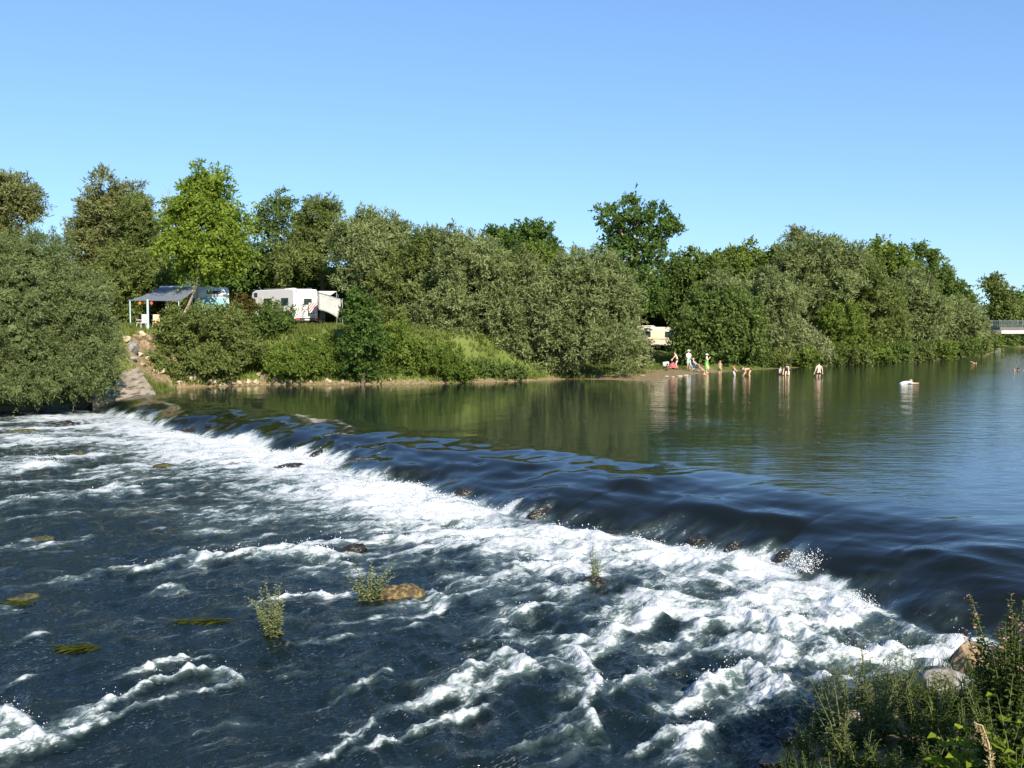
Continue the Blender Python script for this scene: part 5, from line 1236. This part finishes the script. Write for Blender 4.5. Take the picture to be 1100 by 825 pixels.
def caravan():
    p = at_depth(708, 361, 112); gz = tz(p.x, p.y); zc = gz
    R = thing('caravan', 'cream-white caravan half hidden by leaves on the rise above the beach', 'caravan', (p.x, p.y, zc), math.radians(-20))
    prof = [(-1.15, .42), (1.15, .42), (1.2, 1.3), (1.1, 2.3), (.9, 2.45), (-.95, 2.45), (-1.15, 2.2), (-1.2, 1.2)]
    bm = bmesh.new(); W = 4.4
    a = [bm.verts.new((-W / 2, y, z)) for y, z in prof]; b = [bm.verts.new((W / 2, y, z)) for y, z in prof]
    bm.faces.new(a[::-1]); bm.faces.new(b)
    for i in range(len(prof)): bm.faces.new((a[i], a[(i + 1) % len(prof)], b[(i + 1) % len(prof)], b[i]))
    bmesh.ops.recalc_face_normals(bm, faces=bm.faces[:]); bmesh.ops.bevel(bm, geom=bm.edges[:], offset=.07, segments=3, affect='EDGES')
    obj_bm('body', bm, M_CREAM, R)
    for x0, x1 in ((-1.7, -.7), (.9, 1.8)):
        w = panel('window', [(x0, -1.19, 1.35), (x1, -1.19, 1.35), (x1, -1.15, 1.95), (x0, -1.15, 1.95)], M_GLASS, R, .03)
    d = panel('door', [(-.3, -1.19, .55), (.35, -1.19, .55), (.35, -1.14, 2.1), (-.3, -1.14, 2.1)], M_CREAM, R, .03)
    boxed('stripe', (0, -1.215, 1.15), (4.2, .02, .08), simple('beige_stripe', (.5, .36, .2), .5), R)
    for s in (-1, 1): 
        bm = bmesh.new(); lathe(bm, [(.2, -.1), (.31, -.1), (.32, 0), (.31, .1), (.2, .1)], 18, axis='Y'); o = obj_bm('wheel', bm, M_RUBBER, R, True); o.location = (.1, s * 1.0, .32)
        bm = bmesh.new(); lathe(bm, [(.02, -.09), (.2, -.08), (.2, .08), (.02, .09)], 14, axis='Y'); obj_bm('rim', bm, M_STEEL, o, True)
    for x in (-1.9, 1.9): boxed('corner_leg', (x, -.8, .2), (.06, .06, .5), M_STEEL, R)
    T = Tubes(); T.add([(2.2, .5, .5), (3.2, 0, .5)], .04, 6); T.add([(2.2, -.5, .5), (3.2, 0, .5)], .04, 6); T.build('drawbar', M_STEEL, R)
    q = at_depth(721, 348, 111)
caravan()
def car_roof():
    p = at_depth(690, 358, 116); gz = tz(p.x, p.y)
    R = thing('parked_car', 'white car glimpsed through leaves left of the caravan', 'car', (p.x, p.y, gz), math.radians(75))
    prof = [(-2.0, .3), (2.0, .3), (2.05, .7), (1.0, .92), (.45, 1.42), (-1.2, 1.45), (-1.9, .95), (-2.05, .7)]
    obj_bm('body', profile_body(prof, 1.7, .06), M_WHITE, R)
    for s in (-1, 1):
        x = s * .855; pts = [(x, -1.4, .95), (x, .75, .95), (x, .4, 1.34), (x, -1.1, 1.36)]; panel('side_window', pts if s > 0 else pts[::-1], M_GLASS, R, .01)
        for y in (-1.25, 1.3): wheel(R, s * .76, y, .3, .2)
    panel('windscreen', [(.7, 1.02, .96), (-.7, 1.02, .96), (-.62, .5, 1.40), (.62, .5, 1.40)], M_GLASS, R, .02)
car_roof()

# ------------------------------------------------------------------ bridge
def bridge():
    Y0 = 180.0; x0 = at_depth(1073, 350, Y0).x; x1 = x0 + 75
    k = Y0 / F_PX; zt = CAM_H + (348.0 - 351.5) * k; 
    R = thing('road_bridge', 'long low concrete road bridge with railing crossing the river at far right', 'bridge', (x0, Y0, 0))
    L_ = x1 - x0
    boxed('deck', (L_ / 2, 3.5, zt - .28 ), (L_, 8.0, .56), M_DCONC, R)
    boxed('girder', (L_ / 2, 3.4, zt - .56 - .33), (L_ - .02, 6.8, .66), M_BCONC, R)
    boxed('girder_face', (L_ / 2, -.28, zt - .56 - .29), (L_ - .04, .5, .58), M_BCONC, R)
    rl = None
    for yy in (-.35, 7.3):
        T = Tubes()
        for h in (.25, .5, .75, 1.0, 1.2): T.add([(0, yy, zt + h), (L_, yy, zt + h)], .035 if h > 1 else .02, 5)
        nb = int(L_ / .4)
        for i in range(nb + 1): T.add([(i * L_ / nb, yy, zt), (i * L_ / nb, yy, zt + 1.2)], .022 if i % 5 else .05, 4)
        T.build('railing', M_RAIL, R)
    for px_ in (22, 48):
        bm = bmesh.new(); box(bm, (px_, 3.4, (zt - 1.2) / 2 - 1.0), (1.2, 6.0, zt - 1.25 + 2.0), 0, .15); obj_bm('pier', bm, M_BCONC, R)
    boxed('abutment', (-1.2, 3.4, zt / 2 - 1), (2.6, 8.4, zt + 1.0), M_DCONC, R)
bridge()

# ------------------------------------------------------------------ people
def skin_mesh(name, verts, edges, radii, mat, parent=None, sub=1):
    me = bpy.data.meshes.new(name + '_cage'); me.from_pydata([tuple(v) for v in verts], edges, [])
    o = bpy.data.objects.new(name + '_cage', me); C.objects.link(o)
    sk = o.modifiers.new('Skin', 'SKIN'); sk.use_smooth_shade = True
    for i, r in enumerate(radii):
        d = me.skin_vertices[0].data[i]; d.radius = (r, r) if not isinstance(r, tuple) else r; d.use_root = (i == 0)
    s = o.modifiers.new('Sub', 'SUBSURF'); s.levels = sub; s.render_levels = sub
    dg = bpy.context.evaluated_depsgraph_get(); dg.update()
    ev = o.evaluated_get(dg); m2 = bpy.data.meshes.new_from_object(ev)
    bpy.data.objects.remove(o); bpy.data.meshes.remove(me)
    m2.materials.clear(); m2.materials.append(mat)
    return m2
def bend(S, T, l1, l2, pole):
    """two-bone joint position"""
    d = T - S; L_ = min(d.length, (l1 + l2) * .995); u = d.normalized(); T2 = S + u * L_
    a = (l1 * l1 - l2 * l2 + L_ * L_) / (2 * L_); h = math.sqrt(max(0, l1 * l1 - a * a))
    p = pole - u * pole.dot(u); p = p.normalized() if p.length > 1e-6 else Vector((0, 1, 0))
    return S + u * a + p * h, T2
def person(label, loc, rz, H=1.72, skin=0, hair=0, hip=None, lean=0.0, feet=None, hands=None, head_pitch=0.0, wear=(), hat=None, group=None, twist=0.0):
    """local axes: +y the way the person faces, z up, origin on the ground between the feet; lengths for H = 1.72"""
    H *= 1.06; k = H / 1.72; R = thing('person', label, 'person', loc, rz, group)
    V = lambda *a: Vector(a)
    hz = hip if hip is not None else .90
    pel = V(0, 0, hz) if not (hip is not None and hip < .5) else V(0, 0, hz)
    td = V(0, math.sin(lean), math.cos(lean))          # torso direction
    fwd = V(0, math.cos(lean), -math.sin(lean))
    waist = pel + td * .17; chest = pel + td * .36; neck = pel + td * .53
    hd = V(0, math.sin(lean * .75 + head_pitch), math.cos(lean * .75 + head_pitch))
    hf = V(0, hd.z, -hd.y)
    chin = neck + hd * .07 + hf * .01; head = neck + hd * .17 + hf * .02; crown = neck + hd * .255 + hf * .012
    J = [pel, waist, chest, neck, chin, head, crown]; E = [(0, 1), (1, 2), (2, 3), (3, 4), (4, 5), (5, 6)]; Rr = [(.135, .115), (.125, .10), (.145, .11), .062, .068, .098, .072]
    feet = feet or [(-.11, 0, 0), (.11, 0, 0)]
    hands = hands or [(-.27, .05, .78), (.27, .05, .78)]
    wr = []; kn = []; an = []; el = []; hp = []; sh = []
    for i, s in enumerate((-1, 1)):
        shd = neck + V(s * .185, 0, 0) - td * .055; T = V(*hands[i])
        e, w = bend(shd, T, .29, .26, V(s * .35, -1, -.25)); sh.append(shd); el.append(e); wr.append(w)
        hipj = pel + V(s * .095, 0, -.05) if hz > .5 else pel + V(s * .095, .03, -.01)
        f = V(*feet[i]) + V(0, 0, .08); kk, ff = bend(hipj, f, .42, .42, V(s * .05, 1, .15)); hp.append(hipj); kn.append(kk); an.append(ff)
        b = len(J)
        J += [neck + V(s * .10, 0, 0) - td * .05, shd, e, w]; E += [(2, b), (b, b + 1), (b + 1, b + 2), (b + 2, b + 3)]; Rr += [.07, .062, .043, .030]
        b = len(J)
        toe = ff + V(s * .03, .16, -.045)
        J += [hipj, hipj.lerp(kk, .45), kk, kk.lerp(ff, .35), ff, toe]; E += [(0, b), (b, b + 1), (b + 1, b + 2), (b + 2, b + 3), (b + 3, b + 4), (b + 4, b + 5)]; Rr += [.098, .085, .058, .056, .038, .032]
    me = skin_mesh('body', [j * k for j in J], E, [tuple(q * k for q in r) if isinstance(r, tuple) else r * k for r in Rr], SKINS[skin])
    bm = bmesh.new(); bm.from_mesh(me); bpy.data.meshes.remove(me)
    # hands: palm and five fingers; face: nose and ears
    def tube_in(pts, rad, seg=6):
        v, f = tube_arrays([p * k for p in pts], [r * k for r in rad], seg); vs = [bm.verts.new(x) for x in v]
        for q in f: bm.faces.new([vs[i] for i in q])
        for ring in (vs[:seg][::-1], vs[-seg:]): bm.faces.new(ring)
    for i, s in enumerate((-1, 1)):
        d = (wr[i] - el[i]).normalized(); sd = d.cross(V(0, 1, 0)); sd = sd.normalized() if sd.length > .1 else V(1, 0, 0); nn = sd.cross(d)
        tube_in([wr[i] - d * .02, wr[i] + d * .04, wr[i] + d * .085], [.028, .04, .036], 8)
        for j, ln in enumerate((.07, .08, .075, .055)):
            o = wr[i] + d * .08 + sd * (.027 - .018 * j); tube_in([o, o + d * ln * .5 + nn * .006, o + d * ln * .9 + nn * .028], [.0105, .0095, .007])
        o = wr[i] + d * .03 + sd * .034; tube_in([o, o + d * .03 + sd * .022, o + d * .06 + sd * .026], [.012, .011, .008])
        ear = head + V(s * .093, 0, 0); tube_in([ear - hd * .03, ear, ear + hd * .03], [.008, .018, .01])
    tube_in([head + hf * .085 + hd * .02, head + hf * .108 - hd * .02, head + hf * .09 - hd * .035], [.010, .018, .012])
    bm_eye = [head + hf * .088 + V(s * .034, 0, 0) + hd * .012 for s in (-1, 1)]
    nf = len(bm.faces)
    for e in bm_eye:
        r = bmesh.ops.create_icosphere(bm, subdivisions=1, radius=.013 * k, matrix=Matrix.Translation(e * k))
    mth = head + hf * .088 - hd * .058; tube_in([mth - V(.026, 0, 0), mth + hf * .004, mth + V(.026, 0, 0)], [.005, .008, .005])
    bm.faces.ensure_lookup_table()
    for f in bm.faces[nf:]: f.material_index = 1
    obj_bm('body', bm, [SKINS[skin], HAIRS[0]], R, True)
    # hair
    def cap(name, mat, r, squash, brim=None, lift=0.0, drop=-.15):
        b = bmesh.new(); prof = [(r * math.cos(t), r * squash * math.sin(t)) for t in [drop + (1.57 - drop) * i / 7 for i in range(8)]]
        if brim: prof = [(brim, prof[0][1] - .015), (brim * .98, prof[0][1] - .002)] + prof
        lathe(b, [(max(p, .004), q) for p, q in prof], 16)
        z = hd; x = V(1, 0, 0); y = z.cross(x)
        Mx = Matrix((x, y, z)).transposed().to_4x4()
        bmesh.ops.transform(b, matrix=Matrix.Scale(k, 4) @ Matrix.Translation(head + hd * (.012 + lift) - hf * .008) @ Mx, verts=b.verts[:])
        return obj_bm(name, b, mat, R, True)
    cap('hair', HAIRS[hair], .112, 1.0, drop=-.35)
    if hat is not None: cap('hat', hat, .124, .95, brim=.19, lift=.02, drop=.1)
    # clothes
    for w_ in wear:
        kind, mat = w_[:2]
        if kind == 'shorts':
            l = w_[2] if len(w_) > 2 else .55
            jj = [pel, waist * .6 + pel * .4]; ee = [(0, 1)]; rr2 = [.155, .135]
            for i in range(2):
                b = len(jj); jj += [hp[i], hp[i].lerp(kn[i], l * .5), hp[i].lerp(kn[i], l)]; ee += [(0, b), (b, b + 1), (b + 1, b + 2)]; rr2 += [.115, .108, .10]
            m2 = skin_mesh('shorts', [j * k for j in jj], ee, [r * k for r in rr2], mat)
        elif kind == 'top':
            jj = [pel + td * .08, waist, chest, neck - td * .05]; ee = [(0, 1), (1, 2), (2, 3)]; rr2 = [(.150, .13), (.145, .12), (.165, .13), .09]
            if len(w_) > 2 and w_[2]:
                for i in range(2):
                    b = len(jj); jj += [neck + V((-.11, .11)[i], 0, 0) - td * .05, sh[i], sh[i].lerp(el[i], w_[2])]; ee += [(2, b), (b, b + 1), (b + 1, b + 2)]; rr2 += [.085, .078, .064]
            m2 = skin_mesh('shirt', [j * k for j in jj], ee, [tuple(q * k for q in r) if isinstance(r, tuple) else r * k for r in rr2], mat)
        elif kind == 'wrap':
            b = bmesh.new(); top = (neck - td * w_[2]).z; lathe(b, [(.15, .16), (.20, .45), (.19, .75), (.175, hz), (.15, hz + .16), (.165, top)], 18)
            for v in b.verts: 
                a = math.atan2(v.co.y, v.co.x); v.co.x *= k * (1 + .05 * math.sin(a * 9)); v.co.y *= k * .8 * (1 + .05 * math.sin(a * 9)); v.co.z *= k
            obj_bm('wrap', b, mat, R, True); continue
        elif kind == 'bikini':
            jj = [chest + td * .02 - V(.06, 0, 0), chest + td * .02 + V(.06, 0, 0)]; m2 = skin_mesh('bikini_top', [j * k for j in jj], [(0, 1)], [(.148 * k, .122 * k)] * 2, mat)
        o = bpy.data.objects.new({'shorts': 'shorts', 'top': 'shirt', 'bikini': 'bikini_top'}[kind], m2); link(o, R)
    return R
def face_to(dx, dy): return math.atan2(-dx, dy)
TO_CAM = math.pi
g = on_ground(727.5, 396.5)
person('bare-shouldered person leaning over beside the pink towel and the bag on the beach', g, math.radians(100), 1.72, 1, 0, hip=.88, lean=.45, hands=[(-.1, .62, .78), (.16, .5, .62)], wear=[('shorts', cloth('black', (.03, .03, .035)), .25)], head_pitch=.1)
g = on_ground(739.5, 396.8)
person('person in a white sun hat and white shirt standing behind the seated bather', g, math.radians(190), 1.74, 1, 0, hands=[(-.12, .28, 1.0), (.14, .28, 1.0)], wear=[('top', cloth('white', (.75, .75, .74)), .8), ('shorts', cloth('mint', (.36, .60, .56)), .8)], hat=cloth('hat_white', (.80, .79, .75)))
# seated bather
gc = on_ground(747, 399.0)
def beach_chair(p, rz):
    R = thing('beach_chair', 'low blue beach chair with white frame at the edge of the water', 'chair', p, rz)
    mb = cloth('beach_blue', (.16, .42, .62))
    boxed('seat', (0, 0.02, .28), (.5, .46, .025), mb, R, .008)
    b = panel('backrest', [(-.25, -.22, .30), (.25, -.22, .30), (.25, -.48, .88), (-.25, -.48, .88)], mb, R, .02)
    for sx in (-1, 1):
        T = Tubes(); T.add([(sx * .26, -.5, .92), (sx * .26, -.2, .28), (sx * .26, .3, 0)], .014, 6); T.add([(sx * .26, -.42, 0), (sx * .26, .0, .3), (sx * .26, .26, .3)], .014, 6); T.build('side_frame', M_WHITE, R)
RZC = math.radians(-115)
beach_chair(gc, RZC)
person('grey-haired person sitting in the blue beach chair with legs stretched towards the water', gc, RZC, 1.68, 0, 1, hip=.40, lean=-.35, feet=[(-.12, .80, .0), (.12, .76, .02)], hands=[(-.2, .34, .52), (.2, .34, .52)], wear=[('top', cloth('mauve', (.36, .32, .38)), .7), ('shorts', cloth('tan', (.42, .33, .24)), .6)])
g = at_level(755.5, 403.5, .02)
person('tanned child crouching at the water beside the beach chair', (g.x, g.y, tz(g.x, g.y) - .02), math.radians(-100), 1.25, 0, 2, hip=.42, lean=.75, feet=[(-.12, .12, 0), (.12, .14, 0)], hands=[(-.2, .52, .2), (.2, .5, .22)], wear=[('shorts', cloth('spotted', (.45, .36, .30)), .5)])
g = on_ground(759, 401)
person('woman in a bright green wrap and white hat holding her hands to her face', g, math.radians(-120), 1.66, 1, 0, hands=[(-.06, .24, 1.36), (.1, .26, 1.34)], wear=[('wrap', cloth('bright_green', (.16, .62, .10)), .28)], hat=cloth('hat_cream', (.80, .76, .66)))
def wader(px, pyw):
    p = at_level(px, pyw, 0.0); return Vector((p.x, p.y, tz(p.x, p.y)))
g = wader(773, 401.5)
person('small boy with a bare back walking at the water edge right of the green wrap', g + Vector((0, 0, 0)), math.radians(-40), 1.28, 0, 2, lean=.12, wear=[('shorts', cloth('beige', (.46, .32, .22)), .4)])
g = wader(788, 404)
person('child in a red top and light blue shorts wading', g, math.radians(-120), 1.22, 0, 0, hands=[(-.2, .38, 1.0), (.24, .42, .95)], wear=[('top', cloth('red', (.60, .10, .06)), .4), ('shorts', cloth('light_blue', (.36, .58, .78)), .9)])
g = wader(799, 403.8)
person('pale toddler in white standing beside the bather bent double in black swimwear', g, math.radians(100), 1.05, 1, 2, lean=.1, wear=[('top', cloth('off_white', (.72, .66, .58)), .6), ('shorts', cloth('cream', (.66, .56, .46)), .4)])
g = wader(806, 404)
person('bather in black swimwear bent double with head down to the left', g, math.radians(85), 1.72, 0, 0, hip=.92, lean=1.65, hands=[(-.2, .55, .42), (.2, .6, .40)], feet=[(-.16, 0, 0), (.14, -.1, 0)], wear=[('shorts', cloth('swim_black', (.02, .02, .022)), .12), ('bikini', cloth('swim_black_top', (.02, .02, .022)))])
g = wader(837, 402.5)
person('little child with a pale blue top beside the bending bather in dark shorts', g, math.radians(-60), 1.08, 0, 2, lean=.35, hands=[(-.2, .4, .6), (.2, .4, .62)], wear=[('top', cloth('pale_blue', (.55, .72, .76)), .5)])
g = wader(846, 403)
person('pale-backed bather in dark shorts bending towards the little child', g, math.radians(150), 1.74, 1, 0, hip=.92, lean=1.15, hands=[(-.2, .62, .58), (.2, .6, .55)], feet=[(-.17, 0, 0), (.17, .05, 0)], wear=[('shorts', cloth('dark_shorts', (.05, .03, .045)), .45)])
g = wader(879.5, 405)
person('man in dark trunks standing alone in the water with his back turned', g, math.radians(10), 1.80, 1, 0, hands=[(-.33, .06, .86), (.33, .06, .86)], feet=[(-.13, 0, 0), (.13, 0, 0)], wear=[('shorts', cloth('trunks', (.02, .018, .02)), .25)])
g = wader(968, 412.5)
person('person in a white shirt stooping low over the open water, arms reaching down', g + Vector((0, 0, -.14)), math.radians(-80), 1.85, 1, 1, hip=.98, lean=1.42, hands=[(-.2, .95, .86), (.2, 1.12, .98)], feet=[(-.16, 0, 0), (.16, .05, 0)], wear=[('top', cloth('shirt_white', (.80, .80, .78)), .95), ('shorts', cloth('white_trunks', (.66, .72, .76)), .5)])
def swimmer(px, py, label, rz, wear):
    p = at_level(px, py, 0.0)
    person(label, (p.x, p.y, -1.22), rz, 1.7, 0, 0, hip=.70, lean=.62, hands=[(-.45, .62, 1.16), (.35, .7, 1.30)], feet=[(-.1, -.5, .05), (.1, -.6, .15)], head_pitch=-.3, wear=wear)
swimmer(1052, 390.3, 'swimmer with only head and raised arm above the water near the last willow', math.radians(80), [('top', cloth('peach', (.60, .36, .26)), .3)])
swimmer(1094, 397.5, 'swimmer in an orange-red top far out by the right edge', math.radians(150), [('top', cloth('orange', (.75, .14, .06)), .9)])
def towel_and_bag():
    g = on_ground(722.5, 396.8)
    bm = bmesh.new(); n = 12; vs = []
    for j in range(n + 1):
        row = []
        for i in range(n + 1):
            u, v = i / n - .5, j / n - .5
            row.append(bm.verts.new((u * 1.05, v * .8, .04 + .62 * math.exp(-((u * 2.6) ** 2 + (v * 2.8) ** 2)) + .04 * math.sin(u * 17 + v * 9))))
        vs.append(row)
    for j in range(n):
        for i in range(n): bm.faces.new((vs[j][i], vs[j][i + 1], vs[j + 1][i + 1], vs[j + 1][i]))
    bmesh.ops.solidify(bm, geom=bm.faces[:], thickness=.015)
    o = obj_bm('towel', bm, cloth('pink', (.70, .22, .24)), smooth=True); o.location = g; tag(o, 'pink towel heaped on the beach between the bag and the leaning person', 'towel')
    g = on_ground(715, 394.5); R = thing('beach_bag', 'white and pink beach bag with a dark patch lying left of the pink towel', 'bag', g, .2)
    bm = bmesh.new(); box(bm, (0, 0, .26), (.62, .3, .5), 0, .08)
    for v in bm.verts: v.co.x *= 1 + .25 * (v.co.z - .26); v.co.z += .03 * math.sin(v.co.x * 9)
    obj_bm('pouch', bm, cloth('bag', (.74, .62, .64)), R, True)
    boxed('pocket', (.12, -.165, .26), (.2, .03, .2), M_BLACK, R, .01)
    T = Tubes(); T.add([(-.18, 0, .48), (-.15, 0, .68), (.15, 0, .68), (.18, 0, .48)], .014, 6); T.build('strap', M_BLACK, R)
towel_and_bag()

# ------------------------------------------------------------------ light, sky, camera
SUN_EL = math.radians(32); SX, SY = 0.40, -0.9165       # the sun stands behind the camera, to the right
w = bpy.data.worlds.new('World'); scene.world = w; w.use_nodes = True
nt = w.node_tree; bg = nt.nodes['Background']
sky = nt.nodes.new('ShaderNodeTexSky'); sky.sky_type = 'NISHITA'; sky.sun_disc = False
sky.sun_elevation = SUN_EL; sky.sun_rotation = math.atan2(SX, SY)
sky.air_density = 1.0; sky.dust_density = 0.0; sky.ozone_density = 1.6; sky.altitude = 200
def vmul(sock, v):
    n = nt.nodes.new('ShaderNodeVectorMath'); n.operation = 'MULTIPLY'; n.inputs[1].default_value = v; nt.links.new(sock, n.inputs[0]); return n.outputs[0]
# the clear evening air is evener from zenith to horizon than the model's: soften its contrast
ga = nt.nodes.new('ShaderNodeGamma'); ga.inputs['Gamma'].default_value = 0.66
nt.links.new(vmul(sky.outputs[0], (0.1422, 0.1498, 0.1728)), ga.inputs['Color'])
EXPO = 0.75; STR = 0.10
nt.links.new(vmul(ga.outputs[0], tuple(k / (STR * 2 ** EXPO) for k in (0.567, 0.792, 1.028))), bg.inputs['Color']); bg.inputs['Strength'].default_value = STR
sd = bpy.data.lights.new('sun', 'SUN'); sd.energy = 5.0; sd.angle = math.radians(.5); sd.color = (1.0, .90, .74)
so = bpy.data.objects.new('sun', sd); C.objects.link(so)
dirv = Vector((SX * math.cos(SUN_EL), SY * math.cos(SUN_EL), math.sin(SUN_EL)))
so.rotation_euler = dirv.to_track_quat('Z', 'Y').to_euler(); so.location = (40, -60, 60)
cd = bpy.data.cameras.new('camera'); cam = bpy.data.objects.new('camera', cd); C.objects.link(cam)
cam.location = (0, 0, CAM_H); cam.rotation_euler = (math.pi / 2 - PITCH, 0, 0)
cd.sensor_width = 36.0; cd.lens = 36.0 * F_PX / 1100.0; cd.clip_start = .1; cd.clip_end = 8000
scene.camera = cam
vs = scene.view_settings; vs.view_transform = 'Standard'; vs.look = 'None'; vs.exposure = EXPO; vs.gamma = 1.0; vs.use_curve_mapping = False
scene.cycles.max_bounces = 5; scene.cycles.diffuse_bounces = 2; scene.cycles.glossy_bounces = 3; scene.cycles.transmission_bounces = 2
scene.cycles.use_denoising = True
